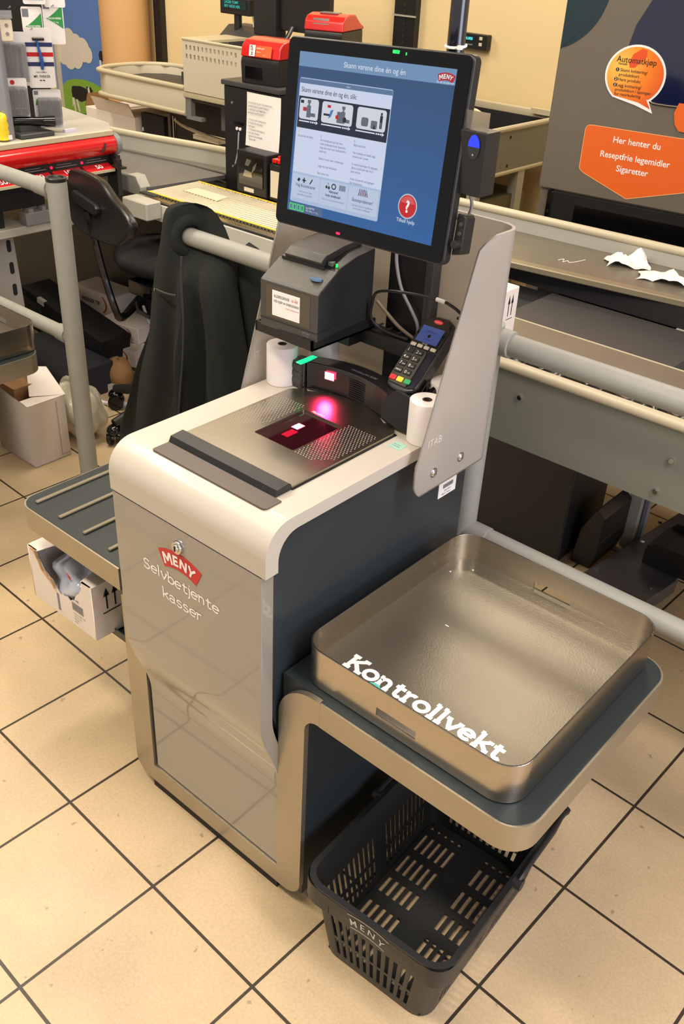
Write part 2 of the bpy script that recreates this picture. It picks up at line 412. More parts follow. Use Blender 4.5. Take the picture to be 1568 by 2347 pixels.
# ------------------------------------------------------------------ the self-checkout
COVER = mat('warm_white_moulding', (184, 177, 164), .38, var=.03, vscale=4, coat=.15)
PANEL = mat('silver_beige_lacquer', (140, 136, 127), .3, var=.03, vscale=4, coat=1.0)
DARK = mat('slate_laminate', (44, 50, 54), .35, var=.08, vscale=7)
TOPLAM = mat('slate_top_laminate', (36, 44, 46), .38, var=.1, vscale=9, bump=.08, bscale=400)
STAIN = mat('worn_steel_edge', (174, 166, 149), .36, metal=.85, var=.14, vscale=9, rvar=.08)
RED = mat('logo_red', (190, 30, 36), .4, var=.03)
kg = thing('self_checkout_kiosk', 'grey and cream self-checkout pedestal with red shop logo on its front panel', 'self-checkout', (-1.03, 1.1, 0), group='self-checkout kiosks')
XL, XR = -1.218, -.828
# cover: front lip, rounded front edge, long flat top
prof = [(.825, .822), (.825, .858)] + [(p[0], p[1]) for p in arc(.879, .858, .054, .054, 180, 90, 10)] + [(1.42, .912), (1.42, .888)] + \
       [(p[0], p[1]) for p in arc(.897, .842, .044, .046, 90, 180, 10)] + [(.853, .822)]
cov = add('top_cover', MB().prism(prof, 'yz', XL, XR, bev=.009, seg=3, ang=75), COVER, kg)
def knee(z): t = min(1, max(0, (.495 - z) / .185)); return .825 + .047 * t * t * (3 - 2 * t)
kz = [.495 - .185 * i / 14 for i in range(15)]
pp = [(.825, .8185), (.825, .53), (.825, .505)] + [(knee(z), z) for z in kz] + [(.872, .302), (.872, .28), (.872, .080), (.905, .080)] + [(knee(z) + .030, z) for z in kz[::-1]] + [(.855, .8185)]
fp = add('front_panel', MB().prism(pp, 'yz', XL + .002, XR - .01, bev=.004, seg=2, ang=70), PANEL, kg)
add('lock_cylinder', MB().cyl((-1.036, .826, .784), (-1.036, .818, .784), .0125, n=28, bev=.002).cyl((-1.036, .82, .784), (-1.036, .8155, .784), .0075, n=24, bev=.001), CHROME, fp, label='chrome lock above the logo')
add('keyhole', MB().box(-1.0375, -1.0345, .8148, .8156, .779, .789), INK, fp)
menu_badge(-1.0355, .755, .113, 'xz', .8247, fp, RED, WHITE)
mb = MB()
slab('Selvbetjente', -1.1395, .6915, .0155, .21, 'xz', .8247, mb, t=.0001, sx=1.275, plain=True)
slab('kasser', -1.089, .650, .0155, .21, 'xz', .8247, mb, t=.0001, sx=1.30, plain=True)
add('lettering', mb, WHITE, fp, smooth=0, label='white lettering on the front panel')
body = [(.857, .884), (.857, .50), (.905, .36), (.905, .03), (1.40, .03), (1.40, .884)]
sd = add('side_cabinet', MB().prism(body, 'yz', -1.203, -.845), DARK, kg, label='slate grey side of the cabinet')
lb = MB(); lb.box(-.8449, -.8441, 1.311, 1.369, .752, .786)
st = add('asset_sticker', lb, WHITE, sd)
mb = MB()
for i in range(16): shape(mb, [(1.325 + .0021 * i, .770), (1.3262 + .0021 * i, .770), (1.3262 + .0021 * i, .779), (1.325 + .0021 * i, .779)], 'yz', -.8438)
words([('Serie 0714', 1.330, .7625, .005)], 'yz', -.8438, mb); words([('MENY 2 kasse', 1.322, .756, .005)], 'yz', -.8438, mb)
add('lettering', mb, INK, st, smooth=0)
add('plinth', MB().box(-1.235, -.842, .874, 1.38, 0, .032), BLKM, kg)
# steel edge running round the foot and out along both shelves
xo = -1.283; xi = -.775
ed = arc(-1.304, .502, .083, .086, 40, 0, 5) + [(-1.221, .079), (-.838, .079), (-.838, .505)] + arc(-.755, .505, .083, .083, 180, 90, 10) + [(-.742, .588), (-.742, .535)] + \
     arc(-.745, .505, .03, .03, 90, 180, 6) + arc(-.82, .075, .045, .045, 360, 270, 8) + arc(-1.238, .075, .045, .045, 270, 180, 8) + [(-1.283, .525)]
add('steel_edge', MB().prism(ed, 'xz', .8678, .879, bev=.001, seg=1), STAIN, kg, label='scuffed brushed steel edge strip')
add('leg_side', MB().box(-.838, -.779, .880, 1.36, .032, .56), DARK, kg)
add('leg_side', MB().box(-1.279, -1.22, .880, 1.36, .032, .56), DARK, kg)
def shelf(nm, x0, x1, right):
    if right: x0 = -.743
    else: x1 = -1.284
    r = (0, .052, .052, 0) if right else (.04, 0, 0, .04)
    o1 = rrect(x0, x1, .868, 1.372, r, 8); i1 = rrect(x0 + (0 if right else .004), x1 - (.004 if right else 0), .872, 1.368, tuple(max(0, q - .004) for q in r), 8)
    s = add(nm, MB().prism(i1, 'xy', .537, .5895), TOPLAM, kg, label='dark slate shelf top')
    add('shelf_edge_band', MB().ring(o1, i1, .534, .588), STAIN, s)
    return s
add('shelf_top', MB().box(-.838, -.743, .8795, 1.368, .56, .5895), TOPLAM, kg); add('shelf_top', MB().box(-1.284, -1.204, .8795, 1.368, .56, .5895), TOPLAM, kg)
sr = shelf('bagging_shelf', -.838, -.345, True)
sl = shelf('bagging_shelf', -1.64, -1.215, False)
RIB = mat('rib_strip', (140, 132, 112), .4, metal=.5, var=.1)
for i in range(4): add('grip_rib', MB().box(-1.607 + .0855 * i, -1.597 + .0855 * i, .892, 1.33, .589, .5945, .0015, 1), RIB, sl)
add('under_bracket', MB().box(-1.60, -1.22, .93, 1.14, .306, .309).box(-1.60, -1.22, .93, .933, .306, .325).box(-1.225, -1.22, .93, 1.14, .306, .46), DARK, kg)
# black strip and brown plate in front of the scanner
add('front_strip', MB().prism([(.9415, .9125), (.9415, .922), (.936, .926), (.909, .924), (.903, .9125)], 'yz', -1.147, -.886, bev=.001, seg=1), BLK, kg)
add('cover_plate', MB().prism(rrect(-1.145, -.871, .866, .903, (.004, .008, 0, 0), 4), 'xy', .9118, .9146), mat('brown_plate', (86, 76, 70), .4, var=.06), kg)
tl = MB().box(-.872, -.846, 1.172, 1.196, .9121, .9126)
gs = add('till_sticker', tl, mat('mint_sticker', (150, 190, 172), .6, var=.06), kg)
add('lettering', words([('Ikke kast', -.869, 1.186, .0042), ('kvittering', -.869, 1.180, .0042)], 'xy', .9128), INKG, gs, smooth=0)

# ------------------------------------------------------------------ flat-bed scanner set into the counter
sc = thing('barcode_scanner', 'flatbed barcode scanner with perforated steel plate and glowing red window', 'scanner', (-1.02, 1.09, .912))
SCP = mat('scanner_steel', (172, 166, 152), .3, metal=1.0, var=.03, vscale=4, bump=.015, bscale=60, stretch=(40, 1.5, 1), rvar=.03)
DIRTY = mat('perforation_dots', (186, 180, 164), .5, metal=.2, var=.05)
po = [(-1.147, .9425), (-.887, .9425), (-.887, 1.207), (-.912, 1.238)] + arc(-1.02, 1.105, .155, .152, 52, 128, 10) + [(-1.125, 1.232), (-1.147, 1.205)]
win = rrect(-1.064, -.968, 1.030, 1.160, .004, 3)
add('platter', MB().prism(po, 'xy', .913, .9185, holes=[win]), SCP, sc, label='brushed steel scanner platter')
add('rim', MB().prism(rrect(-1.149, -.884, .941, 1.215, .002, 2), 'xy', .9122, .9132), BLK, sc)
wl = MB()
wl.box(-1.064, -.968, 1.030, 1.160, .9134, .9142)
w_ = add('window_glass', wl, mat('scanner_glass', (26, 6, 10), .06, emit=(60, 4, 16), es=.5, coat=1), sc)
GLOW = mat('red_laser_light', (255, 60, 90), .4, emit=(255, 70, 105), es=16)
add('laser_spot', MB().box(-1.037, -1.022, 1.098, 1.118, .9144, .9147), GLOW, w_, label='bright red lit spot in the window')
add('mirror_pattern', MB().box(-1.030, -1.014, 1.064, 1.092, .9144, .9146), mat('dim_red_mirror', (120, 10, 30), .2, emit=(200, 10, 50), es=.7), w_)
mb = MB(); mb2 = MB()
def dot(mb, x, y, r=.0013):
    b = bmesh.new(); b.faces.new([b.verts.new((x + r * math.cos(2 * PI * k / 7), y + r * math.sin(2 * PI * k / 7), .91875)) for k in range(7)]); mb.merge(b)
for j in range(27):
    y = 1.03 + j * .0054
    for i in range(12):
        xl = -1.138 + i * .0062 + (.0031 if j % 2 else 0)
        if xl < -1.07 and (xl + 1.138) < .012 + .085 * max(0, (y - 1.0) / .12): dot(mb, xl, y)
        xr = -.962 + i * .0062 + (.0031 if j % 2 else 0)
        if xr < -.895 and (xr + .962) > -.004 + .0 * y and y < 1.172 and (xr + .962) < .03 + .06 * min(1, (y - 1.02) / .06): dot(mb2, xr, y)
add('perforations', mb, DIRTY, sc, smooth=0); add('perforations', mb2, DIRTY, sc, smooth=0)
# low curved tower at the back
TW = mat('scanner_tower_plastic', (30, 28, 29), .22, coat=.6, var=.1)
n = 20; fr = []; bk = []
for i in range(n + 1):
    t = i / n; x = -1.128 + .20 * t; bow = 4 * t * (1 - t)
    fr.append((x, 1.234 + .024 * bow)); bk.append((x - .004 + .008 * t, 1.272 + .026 * bow))
add('tower', MB().prism(fr + bk[::-1], 'xy', .915, .972, bev=.003, seg=2, ang=50), TW, sc)
gl = MB()
for i in range(2, 9):
    gl.poly([(fr[i][0], fr[i][1] - .0006, .925), (fr[i + 1][0], fr[i + 1][1] - .0006, .925), (fr[i + 1][0], fr[i + 1][1] - .0006, .962), (fr[i][0], fr[i][1] - .0006, .962)])
tg = add('tower_window', gl, mat('tower_glass', (28, 6, 9), .05, coat=1, emit=(40, 2, 8), es=.35), sc)
add('laser_spot', MB().poly([(-1.090, 1.2450, .946), (-1.070, 1.2490, .946), (-1.070, 1.2490, .961), (-1.090, 1.2450, .961)]), GLOW, tg, label='bright red lit spot in the tower window')
ve = MB()
for k in range(9): ve.poly([(fr[9][0], fr[9][1] - .0008, .922 + .0045 * k), (fr[13][0], fr[13][1] - .0008, .922 + .0045 * k), (fr[13][0], fr[13][1] - .0008, .9245 + .0045 * k), (fr[9][0], fr[9][1] - .0008, .9245 + .0045 * k)])
add('speaker_slots', ve, BLKM, sc)
mb = MB(); mb.prism(rrect(-1.168, -1.131, 1.228, 1.262, .006, 4), 'xy', .9125, .968, bev=.003, seg=2)
eb = add('tower_end_block', mb, TW, sc)
for k in range(3): add('tower_button', MB().box(-1.161, -1.137, 1.2265, 1.2285, .922 + .015 * k, .933 + .015 * k, .001, 1), DGREY, eb)
add('green_status_light', MB().box(-1.146, -1.132, 1.222, 1.270, .968, .9705, .001, 1), mat('green_led', (30, 230, 140), .4, emit=(20, 220, 130), es=1.6), sc, label='glowing green strip')
add('lettering', words([('MAGELLAN 8300', -1.045, 1.268, .0085, 'L', 0, 0)], 'xy', .9725), INKG, sc, smooth=0)
add('lettering', words([('Magellan', -1.048, 1.1625, .009, 'L', .02)], 'xy', .9188), WHITE, sc, smooth=0)
l = bpy.data.lights.new('scanner_lamp', 'SPOT'); l.energy = .55; l.color = (1, .02, .12); l.shadow_soft_size = .012; l.spot_size = R_(100); l.spot_blend = .9
o = bpy.data.objects.new('scanner_lamp', l); COL.objects.link(o); o.location = (-1.080, 1.236, .953)
o.rotation_euler = (Vector((-1.055, 1.19, .915)) - o.location).to_track_quat('-Z', 'Y').to_euler()

# ------------------------------------------------------------------ the weighing tray
tr = thing('scale_tray', 'brushed steel weighing tray with raised rim and white lettering on its floor', 'tray', (-.6, 1.13, .59), group='steel weighing trays')
TFL = mat('leather_grain_steel', (146, 139, 124), .42, metal=.9, var=.05, vscale=6, bump=.22, bscale=260, rvar=.05)
o1 = rrect(-.812, -.384, .892, 1.374, .045, 10); i1 = rrect(-.809, -.387, .895, 1.371, .042, 10)
# rim as a wall strip with two cut slots (hand holes)
def wall_tray():
    mb = MB(); b = bmesh.new()
    zs = [.592, .614, .631, .6695]
    P = o1 + [o1[0]]; pts = []
    for i in range(len(P) - 1):
        a, c = Vector(P[i]), Vector(P[i + 1]); pts.append(a)
        if (c - a).length > .1 and abs(a.y - c.y) < 1e-6:
            xs = (-.644, -.564) if a.x < c.x else (-.560, -.640)
            for x in xs: pts.append(Vector((x, a.y)))
    V = [[b.verts.new((p.x, p.y, z)) for z in zs] for p in pts]; n = len(pts)
    for i in range(n):
        j = (i + 1) % n; sl_ = abs(pts[i].y - pts[j].y) < 1e-6 and abs((pts[i].x + pts[j].x) / 2 + .602) < .01 and abs(pts[i].x - pts[j].x) < .1
        for k in range(3):
            if sl_ and k == 1: continue
            b.faces.new((V[i][k], V[j][k], V[j][k + 1], V[i][k + 1]))
    mb.merge(b); return mb
add('rim', wall_tray(), STEEL, tr, solid=.003, label='brushed steel rim with a slot at front and back')
tf = add('tray_floor', MB().prism(i1, 'xy', .592, .6125), TFL, tr)
mb = MB(); slab('Kontrollvekt', -.764, .9475, .0243, .33, 'xy', .6126, mb, t=.0001, sx=1.165)
add('lettering', mb, WHITE, tf, smooth=0, label='white lettering along the front of the floor')
add('sticker_remnant', MB().prism(arc(-.688, .916, .022, .034, 0, 180, 10), 'xy', .6126, .6134), mat('teal_sticker', (84, 190, 168), .5, var=.12, vscale=60), tf)
add('scratch_mark', MB().box(-.698, -.690, 1.158, 1.160, .6126, .6129).box(-.79, -.787, 1.30, 1.303, .6126, .613).box(-.76, -.757, 1.335, 1.338, .6126, .614), WHITE, tf)
# ------------------------------------------------------------------ frosted guard, column, screen, printer, card reader
ACR = bpy.data.materials.new('frosted_acrylic'); ACR.use_nodes = True
def _acr():
    nt = ACR.node_tree; N = nt.nodes; L = nt.links; N.remove(N['Principled BSDF']); out = N['Material Output']
    d = N.new('ShaderNodeBsdfDiffuse'); d.inputs[0].default_value = rgb(220, 212, 202)
    t = N.new('ShaderNodeBsdfTranslucent'); t.inputs[0].default_value = rgb(226, 220, 212)
    g = N.new('ShaderNodeBsdfGlossy'); g.inputs['Roughness'].default_value = .38
    r = N.new('ShaderNodeBsdfRefraction'); r.inputs['Roughness'].default_value = .75; r.inputs['IOR'].default_value = 1.05; r.inputs[0].default_value = rgb(232, 228, 222)
    m1 = N.new('ShaderNodeMixShader'); m1.inputs[0].default_value = .5; L.new(d.outputs[0], m1.inputs[1]); L.new(t.outputs[0], m1.inputs[2])
    m2 = N.new('ShaderNodeMixShader'); m2.inputs[0].default_value = .28; L.new(m1.outputs[0], m2.inputs[1]); L.new(r.outputs[0], m2.inputs[2])
    fr = N.new('ShaderNodeFresnel'); fr.inputs[0].default_value = 1.35
    no = N.new('ShaderNodeTexNoise'); no.inputs['Scale'].default_value = 300; bp = N.new('ShaderNodeBump'); bp.inputs['Strength'].default_value = .08
    L.new(no.outputs[0], bp.inputs['Height']); L.new(bp.outputs[0], g.inputs['Normal'])
    m3 = N.new('ShaderNodeMixShader'); L.new(fr.outputs[0], m3.inputs[0]); L.new(m2.outputs[0], m3.inputs[1]); L.new(g.outputs[0], m3.inputs[2])
    L.new(m3.outputs[0], out.inputs['Surface'])
_acr()
sh = thing('frosted_guard', 'frosted plastic guard wrapped around the back of the checkout counter', 'guard', (-1.03, 1.42, .82))
def yfront(z):
    if z < .89: return 1.162 + max(0, .852 - z) * .9
    if z < 1.250: return 1.162 + (z - .89) * .322
    return 1.278 + .05 * ((z - 1.250) / .022) ** 2
rows = [.836, .840, .846, .858, .89, .94, 1.0, 1.06, 1.13, 1.20, 1.245, 1.255, 1.264, 1.2705, 1.272]
ns = 26
def gpt(u, v):
    z = rows[int(round(v * (len(rows) - 1)))]; yf = yfront(z); yb = 1.402; xl = -1.237; xr = -.800; rc = .035
    P = [(xl, yf), (xl, yf * .5 + (yb - rc) * .5), (xl, yb - rc)] + arc(xl + rc, yb - rc, rc, rc, 180, 90, 6)[1:] + [(-1.12, yb), (-1.03, yb), (-.94, yb)] + arc(xr - rc, yb - rc, rc, rc, 90, 0, 6) + [(xr, yf * .5 + (yb - rc) * .5), (xr, yf)]
    i = int(round(u * (len(P) - 1))); return (P[i][0], P[i][1], z)
gn = 3 + 6 + 3 + 7 + 2 - 1
add('acrylic_sheet', MB().grid(gpt, gn, len(rows) - 1), ACR, sh, solid=.006, offset=0, smooth=50)
for y in (1.213, 1.296):
    add('dome_bolt', MB().sphere((-.7955, y, .872), .0075, (.55, 1, 1)).cyl((-.7975, y, .872), (-.7955, y, .872), .0095), CHROME, sh)
add('standoff', MB().cyl((-.829, 1.213, .872), (-.803, 1.213, .872), .013, n=20), mat('white_standoff', (214, 208, 204), .5, var=.03), sh)
add('standoff', MB().cyl((-.829, 1.296, .872), (-.803, 1.296, .872), .013, n=20), MATS['white_standoff'], sh)
ETCH = mat('etched_mark', (206, 198, 190), .6, var=.03)
add('lettering', words([('ITAB', 1.186, .930, .020, 'L', 0)], 'yz', -.7965), ETCH, sh, smooth=0, label='etched maker name low on the right wing')
add('lettering', words([('ITAB', 1.195, .955, .022, 'L', 0)], 'yz', -1.2335), ETCH, sh, smooth=0)

pc = thing('screen_column', 'black steel column and arm carrying the checkout screen and receipt printer', 'column', (-1.006, 1.395, .912))
add('post', MB().box(-1.05, -.958, 1.3705, 1.395, .9125, 1.34, .002, 1), BLK, pc)
add('post_rail', MB().box(-.965, -.946, 1.368, 1.393, .9125, 1.30, .002, 1).box(-.957, -.9555, 1.3665, 1.368, .9125, 1.30), DGREY, pc)
add('arm', MB().box(-1.13, -.925, 1.332, 1.3700, 1.0, 1.032, .003, 1), BLK, pc)
mb = MB()
for k in range(5): mb.box(-1.06 + .026 * k, -1.056 + .026 * k, 1.339, 1.375, 1.032, 1.0345)
add('arm_ribs', mb, DGREY, pc)
add('screen_bracket', MB().box(-1.03, -.925, 1.240, 1.3745, 1.33, 1.44, .003, 1).box(-1.03, -.925, 1.3705, 1.395, 1.33, 1.44, .003, 1).box(-.966, -.932, 1.350, 1.39, 1.40, 1.475, .003, 1), BLKM, pc)
sp = thing('sign_pole', 'slim dark tube rising behind the screen with a white cable tie', 'pole', (-.949, 1.37, 1.46))
add('tube', MB().cyl((-.949, 1.37, 1.461), (-.949, 1.37, 2.35), .0145, n=24), mat('navy_lacquer', (22, 22, 34), .14, coat=.8, var=.05), sp)
add('cable_tie', MB().tube([(-.949 + .0165 * math.cos(2 * PI * k / 16), 1.37 + .0165 * math.sin(2 * PI * k / 16), 1.532 + .002 * math.sin(2 * PI * k / 16)) for k in range(16)], .0022, 6, closed=True).box(-.934, -.927, 1.352, 1.358, 1.529, 1.535), WHITE, sp)

# ---- touch screen: own frame, u right, v up, front towards -y
wd = Vector((0.9992732, -0.02248862, 0.03077866)); hd = Vector((-0.02753222, 0.13263391, 0.99078263)); nn = wd.cross(hd)
MM = Matrix(((wd.x, -nn.x, hd.x, -1.12163), (wd.y, -nn.y, hd.y, 1.16793), (wd.z, -nn.z, hd.z, 1.27361), (0, 0, 0, 1))) @ Matrix.Scale(.9, 4)
mo = thing('touch_screen', 'large black touch screen showing a blue self-scanning page in Norwegian', 'screen', M=MM)
hb = rrect(-.031, .374, -.0285, .2935, .012, 6)
add('housing', MB().prism(hb, 'xz', 0, .020, bev=.004, seg=3, ang=50).prism(rrect(-.02, .36, -.018, .283, .01, 5), 'xz', .020, .042, bev=.006, seg=2, ang=50), BLK, mo, local=True)
add('front_glass', MB().prism(rrect(-.0285, .3695, -.0255, .291, .010, 6), 'xz', -.0012, .0002), mat('screen_bezel_glass', (5, 5, 7), .06, spec=.3), mo, local=True)
def em(name, col, s=.78): return mat(name, (4, 4, 6), .1, emit=col, es=s, spec=.35)
def grad_em():
    m = mat('screen_blue', (5, 6, 8), .1, emit=(60, 100, 150), es=.78, spec=.35); nt = m.node_tree; N = nt.nodes; L = nt.links
    tc = N.new('ShaderNodeTexCoord'); sx = N.new('ShaderNodeSeparateXYZ'); L.new(tc.outputs['Object'], sx.inputs[0])
    mr = N.new('ShaderNodeMapRange'); mr.inputs[2].default_value = .25; L.new(sx.outputs[2], mr.inputs[0])
    cr = N.new('ShaderNodeValToRGB'); e = cr.color_ramp.elements
    e[0].color = rgb(50, 102, 164); e[1].color = rgb(58, 86, 126); L.new(mr.outputs[0], cr.inputs[0]); L.new(cr.outputs[0], N['Principled BSDF'].inputs['Emission Color'])
    return m
def R4(x0, x1, y0, y1): return [(x0, y0), (x1, y0), (x1, y1), (x0, y1)]
def lay(name, pts_list, d, m, par, label=None):
    mb = MB()
    for p in pts_list: shape(mb, p, 'xz', -d)
    return add(name, mb, m, par, local=True, smooth=0, label=label)
Y0 = .0014; dy = .00012
dp = lay('display', [R4(0, .344, 0, .27)], Y0, grad_em(), mo, 'lit blue display')
lay('header_bar', [R4(0, .344, .2465, .27)], Y0 + dy, em('ui_header', (118, 152, 190)), dp)
lay('page_window', [rrect(.006, .222, .017, .2285, .003, 3)], Y0 + dy, em('ui_window', (176, 196, 226)), dp)
lay('page_title_bar', [R4(.0065, .2215, .2195, .227)], Y0 + 2 * dy, em('ui_titlebar', (96, 124, 160)), dp)
lay('page_background', [R4(.0075, .2215, .070, .2195)], Y0 + 2 * dy, em('ui_white', (212, 222, 244)), dp)
lay('picture_band', [R4(.0075, .2205, .146, .1985)], Y0 + 3 * dy, em('ui_band', (34, 44, 62)), dp)
CW = em('ui_card', (216, 222, 232))
lay('picture_card', [rrect(.011, .0575, .161, .1955, .005, 4)], Y0 + 4 * dy, CW, dp)
lay('picture_card', [rrect(.066, .139, .161, .1955, .005, 4)], Y0 + 4 * dy, CW, dp)
lay('picture_card', [rrect(.149, .2145, .161, .1955, .005, 4)], Y0 + 4 * dy, CW, dp)
GI = em('ui_grey_icon', (104, 110, 122)); DI = em('ui_dark_icon', (40, 44, 54)); RI = em('ui_red', (190, 40, 48)); BI = em('ui_blue_icon', (70, 130, 190))
def kio(x, y, k): return [R4(x, x + .010 * k, y, y + .020 * k), R4(x + .003 * k, x + .007 * k, y + .020 * k, y + .024 * k), R4(x + .001 * k, x + .009 * k, y + .024 * k, y + .029 * k), R4(x + .010 * k, x + .022 * k, y + .002 * k, y + .008 * k)]
lay('pictogram', kio(.029, .1645, 1) + [rrect(.182, .196, .164, .177, .002, 2), rrect(.160, .176, .166, .180, .003, 2), R4(.103, .113, .164, .182)] + kio(.1125, .164, .95), Y0 + 5 * dy, GI, dp)
lay('pictogram', [R4(.013, .021, .187, .192), arc(.204, .189, .0022, .0025, 0, 360, 10), R4(.2012, .2072, .176, .1865), R4(.2015, .204, .166, .176), R4(.2045, .207, .166, .176), R4(.071, .086, .1725, .176), arc(.1215, .1705, .0045, .0045, 0, 360, 12), [(.187, .164), (.193, .164), (.19, .172)]], Y0 + 6 * dy, DI, dp)
lay('pictogram', [R4(.020, .029, .1745, .181), R4(.100, .107, .170, .176), R4(.079, .087, .186, .1905)], Y0 + 6 * dy, RI, dp)
lay('pictogram', [[(.083, .168), (.089, .172), (.094, .184), (.087, .182)]], Y0 + 6 * dy, BI, dp)
WI = em('ui_white_text', (226, 234, 246))
ar = []
for x0, x1 in ((.012, .058), (.067, .136), (.149, .213)):
    ar += [R4(x0, x1 - .020, .1565, .1585)] + [R4(x1 - .018 + .0048 * k, x1 - .0145 + .0048 * k, .1562, .1588) for k in range(3)] + [[(x1 - .004, .1545), (x1 + .001, .1575), (x1 - .004, .1605)]]
lay('step_arrow', ar, Y0 + 4 * dy, WI, dp)
BW = em('ui_button', (194, 208, 232))
btn = [lay('page_button', [R4(x0, x1, .0235, .0665)], Y0 + 2 * dy, BW, dp) for x0, x1 in ((.0085, .0775), (.079, .147), (.1485, .218))]
lay('button_icon', [[(.020, .056), (.024, .061), (.029, .0585), (.025, .0535)], R4(.0365, .0395, .053, .062), R4(.0335, .0425, .0562, .0588), [(.052, .0535), (.058, .0625), (.060, .061), (.054, .0525)],
    arc(.095, .055, .0026, .0026, 0, 360, 10), arc(.101, .0545, .0026, .0026, 0, 360, 10), [(.0952, .057), (.0985, .063), (.0992, .063), (.0958, .057)], [(.1008, .057), (.0988, .063), (.0995, .063), (.1015, .057)]]
    + [R4(.126 + .0022 * k, .1272 + .0022 * k, .0535, .063) for k in range(7)] + [[(.172 + .004 * k, .053), (.174 + .003 * k, .0645), (.1752 + .003 * k, .0645), (.1738 + .004 * k, .053)] for k in range(6)], Y0 + 3 * dy, DI, dp)
ri = MB()
for (o_, i_) in ((.0058, .0036),):
    P = [(.1125 + o_ * math.cos(2 * PI * k / 18), .058 + o_ * .9 * math.sin(2 * PI * k / 18)) for k in range(18)]; Q = [(.1125 + i_ * math.cos(2 * PI * k / 18), .058 + i_ * .9 * math.sin(2 * PI * k / 18)) for k in range(18)]
    for k in range(18): shape(ri, [P[k], P[(k + 1) % 18], Q[(k + 1) % 18], Q[k]], 'xz', -(Y0 + 3 * dy))
add('button_icon', ri, DI, dp, local=True, smooth=0)
lay('button_icon', [R4(.184, .1855, .054, .064), [(.186, .056), (.191, .0585), (.191, .0575), (.186, .0550)]], Y0 + 4 * dy, RI, dp)
# help button
cx, cy = .2835, .0535
lay('help_button_ring', [arc(cx, cy, .0205, .0205, 0, 360, 32)[:-1]], Y0 + dy, em('ui_silver', (188, 196, 208)), dp)
hbn = lay('help_button', [arc(cx, cy, .0182, .0182, 0, 360, 32)[:-1]], Y0 + 2 * dy, em('ui_help_red', (206, 40, 44)), dp, 'red round help button')
lay('button_sheen', [arc(cx, cy + .001, .0155, .0155, 15, 165, 16)], Y0 + 3 * dy, em('ui_help_light', (226, 92, 92)), hbn)
def wl_(name, items, d, m, par): return add(name, words(items, 'xz', -d), m, par, local=True, smooth=0)
wl_('lettering', [('?', cx, cy - .0095, .027, 'C', .03)], Y0 + 4 * dy, em('ui_qmark', (250, 246, 244)), dp)
wl_('lettering', [('Skann varene dine én og én', .175, .2525, .0123, 'C', .004), ('Tilkall hjelp', cx, .0265, .0088, 'C', .004), ('Du får så mye mer', .325, .2478, .0046, 'C', .01), ('MENY', .118, .2215, .0035)], Y0 + 3 * dy, WI, dp)
wl_('lettering', [('Skann varene dine én og én, slik:', .0115, .2055, .0118, 'L', .002, 0, .86), ('Velg Automatvarer', .043, .0455, .0082, 'C', .004, 0, .8), ('Vektvare?', .113, .0465, .0066, 'C', .02, 0, .9), ('Ingen strekkode?', .113, .0395, .0066, 'C', .02, 0, .82), ('Skanneproblemer?', .183, .042, .0082, 'C', .004, 0, .8)], Y0 + 4 * dy, DI, dp)
IG = em('ui_grey_text', (96, 106, 130))
t2 = ['2.', 'Finn strekkoden på hver vare.', 'Hold strekkoden foran skanneren.', 'Velg vekt varer uten strekkode fra', 'skjermen.', '', 'Sjekk at varen vises i kvitteringen.', '', 'Legg varen på vektplaten.', '', 'Skan neste vare.']
t3 = ['3.', 'Betal med kort', '', 'Når handelen er betalt, legg', 'varene over i posen.', '', 'Ta med kvitteringen til utgangen.', 'Skann strekkoden der for å', 'åpne porten.', '', 'Husk at kontroll ved utgangen', 'kan forekomme.']
wl_('lettering', [('1.', .0125, .138, .0052, 'L'), ('Sett kurven på hyllen.', .0125, .131, .0052, 'L', .005, 0, .86)] + [(s_, .069, .136 - .0062 * i, .0053, 'L', .005, 0, .86) for i, s_ in enumerate(t2) if s_] + [(s_, .149, .138 - .0062 * i, .0053, 'L', .005, 0, .86) for i, s_ in enumerate(t3) if s_]
    + [('Trykk her for å velge', .043, .036, .0045, 'C', 0, 0, .9), ('legemidler og sigaretter', .043, .0305, .0045, 'C', 0, 0, .9), ('Trykk her hvis varen ikke har strekkode', .113, .0325, .0042, 'C', 0, 0, .8), ('Trykk her hvis du har problemer', .183, .034, .0045, 'C', 0, 0, .85), ('med å skanne strekkoden', .183, .0288, .0045, 'C', 0, 0, .85)], Y0 + 4 * dy, IG, dp)
menu_badge(.3255, .2595, .036, 'xz', -(Y0 + 2 * dy), dp, RI, em('ui_logo_white', (240, 238, 240)), local=True, name='screen_logo')
GS = em('ui_green_digits', (60, 220, 90), 1.1)
lay('weight_panel', [R4(.001, .090, .0005, .0155)], Y0 + dy, em('ui_weight_bar', (88, 110, 146)), dp)
sg = []
for k in range(4):
    x = .006 + k * .0098; sg += [R4(x, x + .0016, .002, .0135), R4(x + .0062, x + .0078, .002, .0135), R4(x, x + .0078, .002, .0035), R4(x, x + .0078, .012, .0135)]
lay('weight_digits', sg + [R4(.0141, .0153, .0015, .0027)], Y0 + 2 * dy, GS, dp)
wl_('lettering', [('kg  NETTO', .049, .0095, .0045, 'L', .01), ('Min 100 g  e = 5 g', .049, .0045, .0042, 'L')], Y0 + 2 * dy, WI, dp)
add('green_light', MB().prism(rrect(.2105, .2245, .2825, .2875, .001, 2), 'xz', -.0016, -.001), mat('green_led_small', (20, 200, 60), .4, emit=(20, 235, 70), es=2.5), mo, local=True)
add('green_light', MB().prism(R4(.238, .240, .2815, .2855), 'xz', -.0016, -.001), MATS['green_led_small'], mo, local=True)
add('red_light', MB().prism(R4(.1295, .1385, -.0215, -.0175), 'xz', -.0016, -.001), mat('red_led', (230, 20, 50), .4, emit=(255, 20, 60), es=2.5), mo, local=True)
